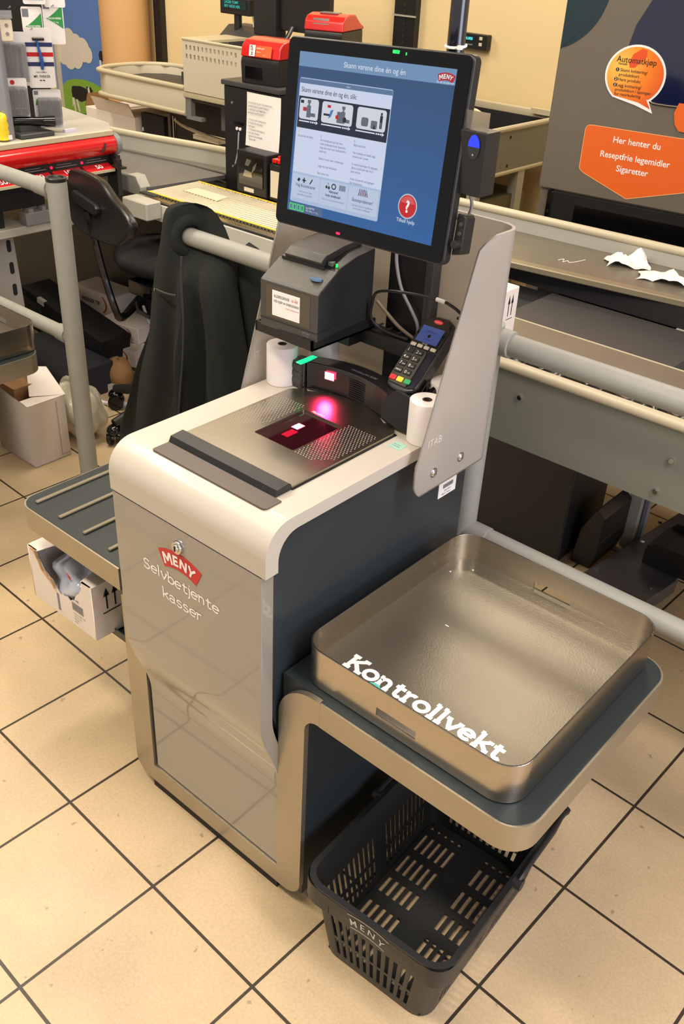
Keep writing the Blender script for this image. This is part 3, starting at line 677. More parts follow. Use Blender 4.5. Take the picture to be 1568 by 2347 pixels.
jb = add('audio_box', MB().prism([(.375, -.010), (.394, -.006), (.394, .052), (.389, .058), (.375, .058)], 'xz', .016, .044, bev=.002, seg=1, ang=40), BLK, mo, local=True)
for z in (.042, .027): add('audio_jack', MB().cyl((.386, .0165, z), (.386, .014, z), .0035, n=16).cyl((.386, .0145, z), (.386, .0135, z), .0018, n=12), GREY if z < .0 else DGREY, jb, local=True)
add('volume_knob', MB().cyl((.386, .017, .010), (.386, .002, .010), .0072, .0066, n=24, bev=.001), BLK, jb, local=True)

# ---- small reader box with a blue lamp beside the screen
rb = thing('reader_box', 'slim black box with a glowing blue eye fixed beside the screen', 'reader', (-.86, 1.325, 1.325))
add('case', MB().box(-.885, -.833, 1.312, 1.352, 1.325, 1.424, .003, 2), BLK, rb)
ey = [(-.8545 + .0115 * math.cos(R_(a)), 1.401 + .019 * math.sin(R_(a))) for a in range(0, 360, 15)]
add('eye_surround', MB().prism(ey, 'xz', 1.3105, 1.3125), mat('eye_gloss', (10, 10, 16), .08, coat=1), rb)
add('blue_lamp', MB().prism([(-.8545 + .0104 * math.cos(R_(a)), 1.401 + .0178 * math.sin(R_(a))) for a in range(0, 181, 12)], 'xz', 1.3095, 1.311), mat('blue_led', (20, 30, 240), .25, emit=(25, 40, 255), es=2.2), rb, label='glowing blue upper half')
add('screw', MB().cyl((-.8545, 1.3106, 1.389), (-.8545, 1.3095, 1.389), .0017, n=10), CHROME, rb)
add('side_arm', MB().box(-.900, -.885, 1.325, 1.345, 1.345, 1.375), BLKM, rb)
add('tape_strip', MB().box(-.880, -.836, 1.318, 1.319, 1.4245, 1.452), mat('clear_tape', (214, 208, 196), .15, trans=.9), rb)

rb.location = (-.774, 1.1925, 1.3619); rb.scale = (.9, .9, .9); ROOTM[rb.name] = T(-.774, 1.1925, 1.3619) @ Matrix.Scale(.9, 4)

# ---- receipt printer in its tray
pr = thing('receipt_printer', 'charcoal receipt printer with white sticker tilted in a tray under the screen', 'printer', (-1.12, 1.25, 1.052), rz=R_(4))
PRM = mat('printer_charcoal', (64, 62, 58), .38, bump=.2, bscale=900, var=.05)
PRS = mat('printer_side_charcoal', (40, 40, 42), .42, bump=.15, bscale=900)
ppf = [(-.083, .0), (-.083, .086)] + [(-.078, .090)] + [(-.02, .121), (.03, .133), (.085, .136), (.085, 0)]
add('case', MB().prism(ppf, 'yz', -.066, .066, bev=.003, seg=2, ang=20), PRS, pr, local=True)
add('front_cover', MB().prism([(-.0845, .0), (-.0845, .087), (-.0785, .0915), (-.03, .1175), (-.03, .113), (-.077, .087), (-.081, .083), (-.081, 0)], 'yz', -.0665, .0665, bev=.0015, seg=2, ang=25), PRM, pr, local=True, label='charcoal front and sloping lid')
pt = [(-.032, .1175), (-.036, .127), (-.02, .137), (.03, .144), (.085, .146), (.085, .13), (.03, .13)]
add('paper_cover', MB().prism(pt, 'yz', -.052, .034, bev=.002, seg=2, ang=20), PRM, pr, local=True)
add('paper_slot', MB().box(-.058, .040, -.0355, -.0335, .116, .1205), INK, pr, local=True)
add('open_latch', MB().prism(arc(.040, -.056, .0125, .009, 0, 360, 20)[:-1], 'xy', .103, .1062), mat('blue_latch', (110, 140, 180), .3, metal=.3), pr, local=True)
add('release_button', MB().prism([(.038, -.022), (.047, -.012), (.049, -.024)], 'xy', .121, .128), GREY, pr, local=True)
add('power_light', MB().cyl((.056, -.019, .121), (.056, -.019, .126), .002, n=12), MATS['green_led_small'], pr, local=True)
add('base_seam', MB().box(-.0668, .0668, -.0852, .086, .0165, .0178), INK, pr, local=True)
pl = add('paper_label', MB().prism(R4(-.052, .050, .022, .082), 'xz', -.0852, -.0845), mat('bronze_label', (78, 70, 58), .45, var=.06), pr, local=True)
ws = add('notice_sticker', MB().prism(R4(-.037, .027, .027, .074), 'xz', -.0858, -.0852), PAPER, pr, local=True, label='white age-limit sticker')
add('lettering', words([('ALDERSGRENSE', -.033, .0615, .0074, 'L', .01, 0, .70), ('VED KJØP AV ENERGIDRIKK', -.033, .0525, .0062, 'L', .012, 0, .76)], 'xz', -.0859), INK, ws, local=True, smooth=0)
add('lettering', words([('16 ÅR', .0065, .0615, .0078, 'L', .01, 0, .82), ('Vennligst vis gyldig legitimasjon', -.006, .0455, .0034, 'L', 0, 0, .75)], 'xz', -.0859), RED, ws, local=True, smooth=0)
add('lettering', words([('EPSON', .034, .010, .0055, 'L', .01), ('TM-T88', .034, .005, .0045, 'L')], 'xz', -.0853), GREY, pr, local=True, smooth=0)
# tray under the printer belongs to the column
ty = MB(); ty.box(-1.195, -1.052, 1.166, 1.342, 1.036, 1.040); ty.box(-1.195, -1.052, 1.164, 1.168, 1.036, 1.055).box(-1.056, -1.052, 1.164, 1.342, 1.036, 1.055).box(-1.197, -1.193, 1.164, 1.342, 1.036, 1.055)
add('printer_tray', ty, BLK, pc)
add('tray_arm', MB().box(-1.13, -1.08, 1.30, 1.3700, 1.0, 1.036), BLK, pc)

# ---- card terminal
k = .87; yaw = .021; pit = .713
w2 = Vector((math.cos(yaw), math.sin(yaw), 0)); h2 = Vector((-math.sin(yaw) * math.cos(pit), math.cos(yaw) * math.cos(pit), math.sin(pit))); n2 = w2.cross(h2)
TM = Matrix(((w2.x, h2.x, n2.x, -.957), (w2.y, h2.y, n2.y, 1.255), (w2.z, h2.z, n2.z, .979), (0, 0, 0, 1)))
ct = thing('card_terminal', 'dark handheld card payment terminal on a sloping mount beside the scanner', 'card terminal', M=TM)
TB = mat('terminal_graphite', (58, 58, 60), .3, metal=.2, coat=.3); TK = mat('terminal_black', (14, 14, 17), .14, coat=.8)
out = [(.006, .004), (.020, -.002), (.035, -.0035), (.050, -.002), (.064, .004), (.069, .016), (.0705, .085), (.071, .135), (.066, .154), (.050, .162), (.030, .162), (.012, .156), (.002, .140), (.0, .085), (.001, .016)]
add('case', MB().prism(out, 'xy', -.030, -.002, bev=.005, seg=3, ang=50), TB, ct, local=True)
add('face_upper', MB().prism([(.006, .092), (.064, .092), (.0665, .135), (.062, .151), (.048, .158), (.030, .158), (.014, .153), (.005, .138)], 'xy', -.003, .0005, bev=.001, seg=1), TK, ct, local=True)
kp_ = add('keypad', MB().prism([(.004, .020), (.010, .008), (.048, .006), (.050, .030), (.050, .081), (.046, .087), (.010, .087), (.005, .080)], 'xy', -.003, .0012, bev=.001, seg=1), mat('keypad_plate', (62, 60, 54), .35, metal=.4), ct, local=True)
add('face_side', MB().prism([(.051, .006), (.064, .010), (.066, .030), (.066, .086), (.052, .086)], 'xy', -.003, .0003), mat('terminal_navy', (22, 22, 40), .2, coat=.6), ct, local=True)
scn_ = add('terminal_display', MB().prism(rrect(.011, .058, .101, .135, .001, 2), 'xy', .0002, .0011), mat('terminal_lcd', (40, 50, 84), .15, emit=(62, 76, 130), es=.75), ct, local=True, label='blue lit display')
add('lettering', words([('Velkommen', .0345, .1235, .0042, 'C'), ('SE KORT', .0345, .1065, .004, 'C')], 'xy', .0012), INK, scn_, local=True, smooth=0)
mb = MB(); shape(mb, arc(.0345, .1155, .0032, .0038, 0, 360, 14)[:-1], 'xy', .0012); add('card_symbol', mb, INK, scn_, local=True, smooth=0)
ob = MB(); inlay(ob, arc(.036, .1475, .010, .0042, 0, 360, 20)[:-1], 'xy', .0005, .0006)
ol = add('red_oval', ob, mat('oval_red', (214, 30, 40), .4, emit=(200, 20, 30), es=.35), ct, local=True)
add('lettering', words([('ingenico', .036, .1462, .0042, 'C')], 'xy', .0013), WHITE, ol, local=True, smooth=0)
for i in range(4): add('function_key', MB().prism(rrect(.008 + .0146 * i, .0195 + .0146 * i, .0885, .0955, .0015, 2), 'xy', 0, .003, bev=.0008, seg=1), mat('white_key', (214, 208, 190), .45, var=.02), ct, local=True)
add('lettering', words([('iPP350', .0345, .0972, .0042, 'C')], 'xy', .0008), WHITE, ct, local=True, smooth=0)
keys = [('1', .012, .073), ('2', .032, .073), ('4', .012, .0585), ('5', .032, .0585), ('7', .012, .044), ('8', .032, .044), ('M', .012, .0295), ('0', .032, .0295)]
KM = mat('dark_key', (26, 24, 22), .3, coat=.3)
for ch, x, y in keys:
    ko = add('number_key', MB().prism(rrect(x - .004, x + .0115, y, y + .0105, .0015, 2), 'xy', .001, .0034, bev=.0006, seg=1), KM, kp_, local=True)
    s_ = {'M': [('MENU', x - .0025, y + .003, .0048)], '1': [('1', x - .002, y + .002, .009)], '0': [('0', x - .002, y + .002, .009), ('+#*', x + .0042, y + .003, .004)]}.get(ch, [(ch, x - .002, y + .002, .009), ({'2': 'abc', '4': 'ghi', '5': 'jkl', '7': 'pqrs', '8': 'tuv'}.get(ch, ''), x + .0042, y + .003, .004)])
    add('lettering', words(s_, 'xy', .0037), WHITE, ct, local=True, smooth=0)
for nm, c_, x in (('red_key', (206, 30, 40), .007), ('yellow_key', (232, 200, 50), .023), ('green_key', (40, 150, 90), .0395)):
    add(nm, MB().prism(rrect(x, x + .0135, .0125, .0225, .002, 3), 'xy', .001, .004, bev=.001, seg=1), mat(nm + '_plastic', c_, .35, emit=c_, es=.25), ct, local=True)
add('card_slot_guard', MB().box(.0715, .0755, .004, .040, -.026, -.012, .0015, 1), BLKS, ct, local=True)
mt = MB(); mt.prism([(-.931, .958), (-.912, .985), (-.895, .995), (-.868, .990), (-.857, .972), (-.862, .935), (-.872, .920), (-.895, .920), (-.931, .930)], 'xz', 1.222, 1.227, bev=.001, seg=1)
mt.box(-.905, -.885, 1.2275, 1.31, .962, .972)
mp_ = add('mounting_plate', mt, BLKM, ct)
add('plate_slot', MB().box(-.918, -.876, 1.2214, 1.2224, .937, .940), INK, mp_)
add('stylus_holder', MB().cyl((-.876, 1.27, .962), (-.868, 1.305, .985), .007, n=14), BLKS, ct)

# ---- cables
def cable(label, pts, r, m, sm=6):
    o = add('cable', MB().tube(pts, r, 8, smooth=sm), m, smooth=60); return tag(o, label, 'cable', 'cables at the screen column')
BC = mat('black_cable', (28, 28, 30), .4, var=.1); GC = mat('grey_cable', (150, 148, 150), .45, var=.05); TC = mat('beige_cable', (140, 126, 104), .5, var=.05)
cable('black cable looping from the card terminal out past the printer', [(-.888, 1.375, 1.092), (-.868, 1.36, 1.105), (-.862, 1.34, 1.118), (-.872, 1.33, 1.129), (-.899, 1.33, 1.133), (-.967, 1.325, 1.130), (-1.03, 1.318, 1.118), (-1.045, 1.32, 1.090), (-1.047, 1.322, 1.062), (-1.03, 1.33, 1.044), (-.999, 1.335, 1.038), (-.968, 1.338, 1.037)], .0028, BC)
tag(add('cable_label', MB().tube([(-.908, 1.3298, 1.1335), (-.889, 1.3303, 1.1325)], .0038, 10), WHITE), 'white paper flag wrapped round the looping black cable', 'cable label')
cable('pale grey cable curving down the front of the black column', [(-1.03, 1.365, 1.20), (-1.028, 1.363, 1.165), (-1.012, 1.362, 1.12), (-.985, 1.36, 1.088), (-.968, 1.362, 1.062), (-.966, 1.364, 1.036)], .0032, GC)
cable('beige cable running straight from the printer down behind the card terminal', [(-1.054, 1.345, 1.088), (-1.03, 1.345, 1.072), (-1.0, 1.347, 1.052), (-.967, 1.352, 1.036)], .0034, TC)
cable('thin grey cable hanging from the reader box behind the screen', [(-0.7848, 1.206, 1.3619), (-0.7848, 1.2168, 1.3394), (-0.7965, 1.224, 1.3187), (-0.819, 1.2258, 1.3124), (-0.8325, 1.2222, 1.3214)], .0025, GC)

# ---- spare receipt rolls
RP = mat('thermal_paper', (224, 218, 216), .7, var=.02, vscale=30)
def roll(x, y, label):
    t = thing('receipt_roll', label, 'paper roll', (x, y, .912), group='spare receipt rolls')
    add('paper', MB().lathe([(.0085, .0005), (.0300, .0005), (.0308, .0015), (.0308, .0785), (.0300, .0795), (.0085, .0795), (.0085, .070)], (x, y, .912)), RP, t, smooth=40)
    add('core', MB().lathe([(.0055, .069), (.0088, .069), (.0088, .0800), (.0060, .0800), (.0058, .0700)], (x, y, .912), 24), mat('roll_core', (56, 44, 38), .7, var=.1), t, smooth=40)
roll(-1.190, 1.230, 'white receipt roll standing at the left end of the counter')
roll(-1.158, 1.318, 'white receipt roll half hidden behind another, under the printer')
roll(-.8415, 1.236, 'white receipt roll between the card terminal mount and the frosted guard')
roll(-.862, 1.325, 'white receipt roll behind the card terminal inside the guard')
# ------------------------------------------------------------------ shopping basket under the shelf
BK = mat('basket_plastic', (33, 34, 34), .42, var=.1, vscale=20, bump=.1, bscale=300)
bt = thing('shopping_basket', 'dark grey plastic shopping basket with slotted sides standing on the floor under the weighing tray', 'basket', (-.577, 1.045, 0), rz=R_(3.2))
HB = .215
def bout(z, ins=0.0):
    t = z / HB; hx = .120 + .028 * t - ins; hy = .198 + .022 * t - ins; r = .035
    return rrect(-hx, hx, -hy, hy, r, 6)
def bwall():
    b = bmesh.new(); mb = MB()
    # points round the perimeter at a fine pitch, walls with two rows of upright slots
    per = []
    def side(n): return [i / n for i in range(n)]
    def P(k, t, z):
        tt = z / HB; hx = .120 + .028 * tt; hy = .198 + .022 * tt; r = .035
        if k == 0: return (-hx + r + (2 * hx - 2 * r) * t, -hy)
        if k == 1: a = R_(270 + 90 * t); return (hx - r + r * math.cos(a), -hy + r + r * math.sin(a))
        if k == 2: return (hx, -hy + r + (2 * hy - 2 * r) * t)
        if k == 3: a = R_(0 + 90 * t); return (hx - r + r * math.cos(a), hy - r + r * math.sin(a))
        if k == 4: return (hx - r - (2 * hx - 2 * r) * t, hy)
        if k == 5: a = R_(90 + 90 * t); return (-hx + r + r * math.cos(a), hy - r + r * math.sin(a))
        if k == 6: return (-hx, hy - r - (2 * hy - 2 * r) * t)
        a = R_(180 + 90 * t); return (-hx + r + r * math.cos(a), -hy + r + r * math.sin(a))
    cols = []
    for k in range(8):
        n = {0: 23, 4: 23, 2: 45, 6: 45}.get(k, 6)
        for i in range(n): cols.append((k, i / n, (k in (0, 4, 2, 6)) and i % 2 == 1 and 0 < i < n - 1 and not (k in (2, 6) and 20 <= i <= 24)))
    zs = [.0, .022, .070, .078, .140, .150, .172, HB]
    V = []
    for k, t, h in cols: V.append([b.verts.new((*P(k, t, z), z)) for z in zs])
    n = len(cols)
    for i in range(n):
        j = (i + 1) % n
        for q in range(len(zs) - 1):
            if cols[i][2] and q in (1, 3): continue
            b.faces.new((V[i][q], V[j][q], V[j][q + 1], V[i][q + 1]))
    return mb.merge(b)
add('slotted_wall', bwall(), BK, bt, local=True, solid=.0025)
def bfloor():
    nx, ny = 27, 45
    def fn(u, v):
        return (-.116 + .232 * u, -.194 + .388 * v, .006)
    def skip(i, j):
        if i in (0, 26) or j in (0, 1, 43, 44): return i in (0, 26) and j in (0, 1, 43, 44)
        blk = (j - 2) // 8
        return i % 2 == 1 and (j - 2) % 8 not in (6, 7) and i not in (11, 13, 15) and not (17 <= j <= 18)
    return MB().grid(fn, nx, ny, skip=skip)
add('slotted_base', bfloor(), BK, bt, local=True, solid=.003, offset=0, smooth=0)
o1 = bout(HB); 
def rimout(e, z): 
    hx = .148 + e; hy = .220 + e; return rrect(-hx, hx, -hy, hy, .037 + e, 6)
rm = MB(); rm.ring(rimout(.009, 0), rimout(-.003, 0), HB - .004, HB + .004)
rm.ring(rimout(.0095, 0), rimout(.006, 0), HB - .022, HB - .002)
add('rim', rm, BK, bt, local=True, smooth=40)
# deeper grip lips round the corners of the rim
for sx in (-1, 1):
    lp = MB(); hx = .148; hy = .220
    pts = [(sx * (hx + .009), -hy + .10), (sx * (hx + .009), -hy + .03)] + [(sx * (hx - .028 + .037 * math.cos(R_(a))), -hy + .028 + .037 * math.sin(R_(a))) for a in range(0, -91, -15)] + [(sx * (hx - .06), -hy - .009)]
    for i in range(len(pts) - 1):
        a, c = pts[i], pts[i + 1]; lp.poly([(*a, HB - .048), (*c, HB - .048), (*c, HB), (*a, HB)])
    add('corner_lip', lp, BK, bt, local=True, solid=.002)
hn = MB(); hy = .225; hx = .160
hn.tube([(-hx, .02, HB + .004), (-hx, .06, HB + .010), (-hx + .005, hy - .03, HB + .008), (-hx + .03, hy + .006, HB + .007), (hx - .03, hy + .006, HB + .007), (hx - .005, hy - .03, HB + .008), (hx, .06, HB + .010), (hx, .02, HB + .004)], .0055, 8, smooth=5)
add('carrying_handle', hn, BK, bt, local=True)
for sx in (-1, 1): add('handle_pivot', MB().cyl((sx * .150, .02, HB - .004), (sx * .168, .02, HB - .004), .012, n=16), BK, bt, local=True)
lg = MB()
for ch, x, z, rot in (('M', -.029, .188, 14), ('E', -.0105, .1925, 5), ('N', .008, .1925, -5), ('Y', .0275, .187, -15)): words([(ch, x, z, .022, 'C', .008, rot)], 'xz', -.2303, lg)
for P in (arc(0, .05, .163, .165, 106, 74, 10), arc(0, .05, .133, .133, 106, 74, 10)):
    for i in range(len(P) - 1): shape(lg, [P[i], P[i + 1], (P[i + 1][0], P[i + 1][1] + .0016), (P[i][0], P[i][1] + .0016)][::1], 'xz', -.2301)
add('store_logo', lg, mat('worn_white_print', (196, 194, 188), .6, var=.1, vscale=80), bt, local=True, smooth=0, label='worn white outline logo on the front')

# ------------------------------------------------------------------ torn white box on the bracket under the left shelf
tb = thing('torn_box', 'torn white carton holding a plastic bag, on the bracket under the left shelf', 'box', (-1.53, .98, .31))
def torn():
    x0, x1, y0, y1, z0, z1 = -1.652, -1.413, .882, 1.09, .3175, .462
    mb = MB(); b = bmesh.new()
    N_ = 48; tops = []
    for i in range(N_ + 1):
        t = i / N_; x = x0 + (x1 - x0) * t
        d = 0.0
        if .16 < t < .84:
            s = (t - .16) / .68; d = .018 + .062 * math.sin(PI * s ** 1.25) ** .8 + .004 * math.sin(31 * t) + .002 * math.sin(83 * t)
        tops.append((x, z1 - d))
    V = [(b.verts.new((x, y0, z0)), b.verts.new((x, y0, z))) for x, z in tops]
    for i in range(N_): b.faces.new((V[i][0], V[i + 1][0], V[i + 1][1], V[i][1]))
    mb.merge(b)
    mb.poly([(x1, y0, z0), (x1, y1, z0), (x1, y1, z1), (x1, y0, z1)]); mb.poly([(x0, y1, z0), (x0, y0, z0), (x0, y0, z1), (x0, y1, z1)]); mb.poly([(x1, y1, z0), (x0, y1, z0), (x0, y1, z1), (x1, y1, z1)]); mb.poly([(x0, y0, z0), (x0, y1, z0), (x1, y1, z0), (x1, y0, z0)])
    # what is left of the top
    mb.poly([(x0, y0, z1), (x0 + .038, y0, z1), (x0 + .05, y0 + .05, z1), (x0 + .03, y1, z1), (x0, y1, z1)]); mb.poly([(x1, y0, z1), (x1, y1, z1), (x1 - .02, y1, z1), (x1 - .05, y0 + .05, z1), (x1 - .038, y0, z1)])
    return mb, tops
mb, tops = torn()
add('carton', mb, CARD, tb, solid=.003)
te = MB(); te.tube([(x, .8785 - .001 * math.sin(i * 1.3), z + .001) for i, (x, z) in enumerate(tops) if .15 < i / 24 < .86], .0024, 6)
add('torn_edge', te, mat('torn_board', (176, 132, 84), .9, var=.25, vscale=120, bump=.5, bscale=300), tb)
random.seed(3)
def crumple(cx, cy, cz, rx, ry, rz, seed, n=26, amp=.25):
    rnd = random.Random(seed); ph = [(rnd.uniform(2, 6), rnd.uniform(2, 6), rnd.uniform(0, 6)) for _ in range(5)]
    def fn(u, v):
        th = 2 * PI * u; f = PI * v; d = 1 + amp * sum(math.sin(a * th + p) * math.sin(c * f + p * 2) for a, c, p in [(round(a), c, p) for a, c, p in ph]) / 2.5
        return (cx + rx * d * math.sin(f) * math.cos(th), cy + ry * d * math.sin(f) * math.sin(th), cz + rz * d * math.cos(f))
    return MB().grid(fn, n, n // 2, closeu=True)
add('plastic_bag', crumple(-1.535, .965, .385, .10, .075, .062, 5, 48, .16), mat('bluish_film', (178, 184, 200), .12, var=.35, vscale=9, coat=.6), tb, label='bluish clear plastic bag inside the tear')
for k in range(2): add('bag_print', MB().prism([(-1.53 + .06 * k, .435 - .03 * k), (-1.515 + .06 * k, .428 - .03 * k), (-1.520 + .06 * k, .42 - .03 * k)], 'xz', .8985, .8995), RED, tb)
mb = MB()
for i in range(14): shape(mb, R4(-1.554, -1.545, .330 + i * .0035, .332 + i * .0035), 'xz', .8815 - .0002)
for i in range(18): shape(mb, R4(-1.495 + i * .0023, -1.4938 + i * .0023, .362, .385), 'xz', .8813)
words([('52 stk', -1.492, .392, .010, 'L', .01), ('Kasserull 80 x 60', -1.492, .352, .006), ('Termo hvit', -1.492, .344, .006), ('50 ruller', -1.492, .336, .006), ('2014', -1.492, .328, .006)], 'xz', .8813, mb)
add('printed_marks', mb, INKG, tb, smooth=0)
mb = MB()
for y in (.915, .937): shape(mb, R4(y, y + .004, .39, .432), 'yz', -1.4115); shape(mb, [(y - .006, .425), (y + .010, .425), (y + .002, .446)], 'yz', -1.4115)
shape(mb, R4(.905, .952, .380, .383), 'yz', -1.4115)
add('arrow_marks', mb, INK, tb, smooth=0, label='two black upward arrows on the end')

# ------------------------------------------------------------------ railings of grey tube behind the kiosks
RAIL = mat('grey_tube_paint', (146, 146, 138), .5, var=.1, vscale=24, bump=.15, bscale=350)
CAPM = mat('black_end_cap', (18, 18, 19), .35, var=.1)
r1 = thing('railing', 'grey tubular railing with a black-capped end post behind the left-hand kiosk', 'railing', (-2.32, 1.5, 0), group='tubular railings')
add('post', MB().cyl((-2.325, 1.5, 0), (-2.325, 1.5, 1.052), .0285, n=32), RAIL, r1)
add('end_cap', MB().lathe([(.0292, 1.050), (.0292, 1.0585), (.0275, 1.060), (.021, 1.060), (.019, 1.056), (.001, 1.056)], (-2.325, 1.5, 0), 32), CAPM, r1)
add('top_rail', MB().cyl((-4.4, 1.5, 1.022), (-2.345, 1.5, 1.022), .0215, n=28), RAIL, r1); add('rail_socket', MB().cyl((-2.42, 1.5, 1.022), (-2.35, 1.5, 1.022), .0245, .027, n=28), RAIL, r1)
add('lower_rail', MB().cyl((-4.4, 1.5, .59), (-2.345, 1.5, .59), .0215, n=28), RAIL, r1); add('rail_socket', MB().cyl((-2.40, 1.5, .59), (-2.35, 1.5, .59), .0245, .027, n=28), RAIL, r1)
add('post', MB().cyl((-4.36, 1.5, 0), (-4.36, 1.5, 1.052), .0285, n=32), RAIL, r1)
r2 = thing('railing', 'grey tubular railing running behind the kiosk, a black jacket hanging on its left end', 'railing', (-.885, 1.5, 0), group='tubular railings')
add('post', MB().cyl((-.892, 1.5, 0), (-.892, 1.5, 1.05), .0275, n=32), RAIL, r2)
add('top_rail', MB().cyl((-1.80, 1.5, 1.02), (.9, 1.5, 1.02), .0218, n=32), RAIL, r2, smooth=40)
add('lower_rail', MB().cyl((-1.80, 1.5, .585), (.9, 1.5, .570), .0212, n=32), RAIL, r2)
add('rail_socket', MB().cyl((-.90, 1.5, 1.02), (-.838, 1.5, 1.02), .0265, n=32, bev=.003), RAIL, r2); add('rail_socket', MB().cyl((-.895, 1.5, .577), (-.825, 1.5, .577), .0255, n=32, bev=.003), RAIL, r2)
add('post', MB().cyl((.88, 1.5, 0), (.88, 1.5, 1.05), .0275, n=32), RAIL, r2); add('post', MB().cyl((-1.795, 1.5, 0), (-1.795, 1.5, 1.0), .0215, n=32), RAIL, r2)

# ------------------------------------------------------------------ jacket hung over the rail end
FLE = mat('black_fleece', (38, 41, 38), .95, var=.2, vscale=60, bump=.5, bscale=500, spec=.2)
jk = thing('jacket', 'black fleece jacket hanging open from the end of the grey rail', 'jacket', (-1.78, 1.5, .4))
prf = [(1.100, -1.80, -1.735, .030), (1.086, -1.828, -1.70, .05), (1.055, -1.842, -1.668, .062), (1.01, -1.850, -1.645, .066), (.95, -1.868, -1.625, .07), (.90, -1.880, -1.613, .072), (.83, -1.900, -1.600, .078), (.76, -1.922, -1.588, .082), (.70, -1.945, -1.578, .088), (.62, -1.978, -1.565, .094), (.53, -2.008, -1.555, .10), (.46, -2.035, -1.55, .105), (.40, -2.045, -1.56, .106), (.385, -2.03, -1.57, .10)]
def jring(z, xl, xr, th, k):
    R = []; n = 56; cx = (xl + xr) / 2; hx = (xr - xl) / 2; g = min(1, max(0, (1.06 - z) / .35))
    for i in range(n):
        a = 2 * PI * i / n; ca = math.cos(a); sa = math.sin(a)
        f = .026 * g * math.sin(6 * ca * 1.7 + z * 3.1 + 1.2) + .015 * g * math.sin(15 * ca + z * 4) + .006 * math.sin(23 * z + 4 * ca)
        op = -.030 * g * math.exp(-((ca - .22 - .10 * g) / .07) ** 2) if sa < 0 else 0
        xx = cx + hx * (abs(ca) ** .8) * (1 if ca > 0 else -1); yy = 1.492 + th * .75 * (abs(sa) ** .6) * (1 if sa > 0 else -1) + (f - op) * (1 if sa < 0 else .5)
        if z > .955 and xx > -1.775: yy = max(yy, 1.527 + .004 * (xx + 1.775))
        R.append((xx, yy, z + .010 * g * math.sin(5 * a + 1)))
    return R
add('body', MB().loft([jring(*p, i) for i, p in enumerate(prf)]), FLE, jk, smooth=60, sub=1)
co = MB(); co.tube([(-1.772 + .012 * math.cos(a), 1.50 + .038 * math.cos(a), 1.022 + .040 * math.sin(a)) for a in [2 * PI * i / 18 for i in range(18)]], .016, 8, closed=True)
add('collar', co, FLE, jk, smooth=60)
add('sleeve', MB().loft([[(-1.630 + .06 * (1.03 - z) + w * math.cos(2 * PI * i / 16), 1.565 + .035 * math.sin(2 * PI * i / 16), z) for i in range(16)] for z, w in ((1.03, .028), (.92, .036), (.8, .04), (.68, .038), (.56, .034), (.50, .030))]), FLE, jk, smooth=60, sub=1)
add('front_zip', MB().tube([(-1.712, 1.422, 1.0), (-1.708, 1.415, .93), (-1.700, 1.409, .85), (-1.702, 1.404, .76), (-1.712, 1.398, .66), (-1.722, 1.392, .55)], .0032, 6, smooth=4), mat('zip_tape', (44, 46, 46), .6), jk)
add('pocket_zip', MB().tube([(-1.815, 1.421, .893), (-1.77, 1.417, .895), (-1.735, 1.418, .899)], .0025, 6, smooth=4), MATS['zip_tape'], jk)
add('zip_pull', MB().box(-1.818, -1.814, 1.416, 1.420, .889, .896), CHROME, jk)

# ------------------------------------------------------------------ neighbouring kiosk at the left edge
dup(kg, T(-1.03 - 1.95, 1.1, 0), 'neighbouring self-checkout pedestal at the left edge, only its shelf corner visible', 'self-checkout kiosks')
dup(tr, T(-.6 - 1.935, 1.14, .59), 'steel weighing tray cut off by the left edge of the photo', 'steel weighing trays')
# ================================================================== the staffed till behind: packing end on the right
BELT = mat('dark_belt', (52, 50, 48), .5, var=.12, vscale=14, bump=.15, bscale=300)
BELTL = mat('grey_belt', (104, 102, 98), .5, var=.1, vscale=10, bump=.12, bscale=300)
BROWNP = mat('worn_belt_plate', (112, 102, 86), .42, metal=.25, var=.12, vscale=8)
RIMM = mat('cream_bumper', (188, 178, 150), .4, var=.05, vscale=9)
GENAM = mat('grey_green_enamel', (122, 122, 110), .45, var=.05, vscale=6)
CAB = mat('till_dark_panel', (30, 30, 32), .5, var=.2, vscale=5)
def bumper(mb, pts, r=.015): return mb.tube(pts, r, 12)
pk = thing('packing_conveyor', 'long two-level grey packing conveyor with cream bumper edge behind the railing on the right', 'conveyor', (-.4, 2.2, 0), group='till conveyors')
fpn = add('front_panel', MB().box(-1.32, 1.2, 1.650, 1.668, .728, .905), GENAM, pk)
b_ = add('bumper_edge', MB().box(-1.32, 1.2, 1.642, 1.672, .896, .914, .007, 3), RIMM, pk, label='cream bumper along the near edge')
for x, z in ((-.885, .845), (-.535, .830), (-.55, .755), (-.2, .84)): add('panel_screw', MB().cyl((x, 1.651, z), (x, 1.645, z), .006, n=14, bev=.001), CHROME, fpn)
add('lower_plate', MB().box(-1.32, 1.2, 1.668, 2.285, .742, .752), BROWNP, pk, label='worn brown-grey lower plate')
add('plate_joint', MB().box(-1.32, -.62, 2.277, 2.283, .7515, .7535), RIMM, pk)
add('dark_belt', MB().box(-1.32, 1.2, 2.285, 2.56, .742, .750), BELT, pk)
add('belt_end_plate', MB().box(-.80, -.66, 2.29, 2.56, .7502, .7515), BLKM, pk)
add('riser', MB().box(-1.75, 1.2, 2.60, 2.615, .74, .80), BLKM, pk)
add('front_lip', MB().prism([(-1.80, 2.478), (-1.464, 2.527), (-.929, 2.603), (1.2, 2.70), (1.2, 2.74), (-.93, 2.64), (-1.46, 2.565), (-1.80, 2.52)], 'xy', .800, .8205, bev=.003, seg=1), mat('lip_metal', (150, 140, 116), .38, metal=.5, var=.1), pk)
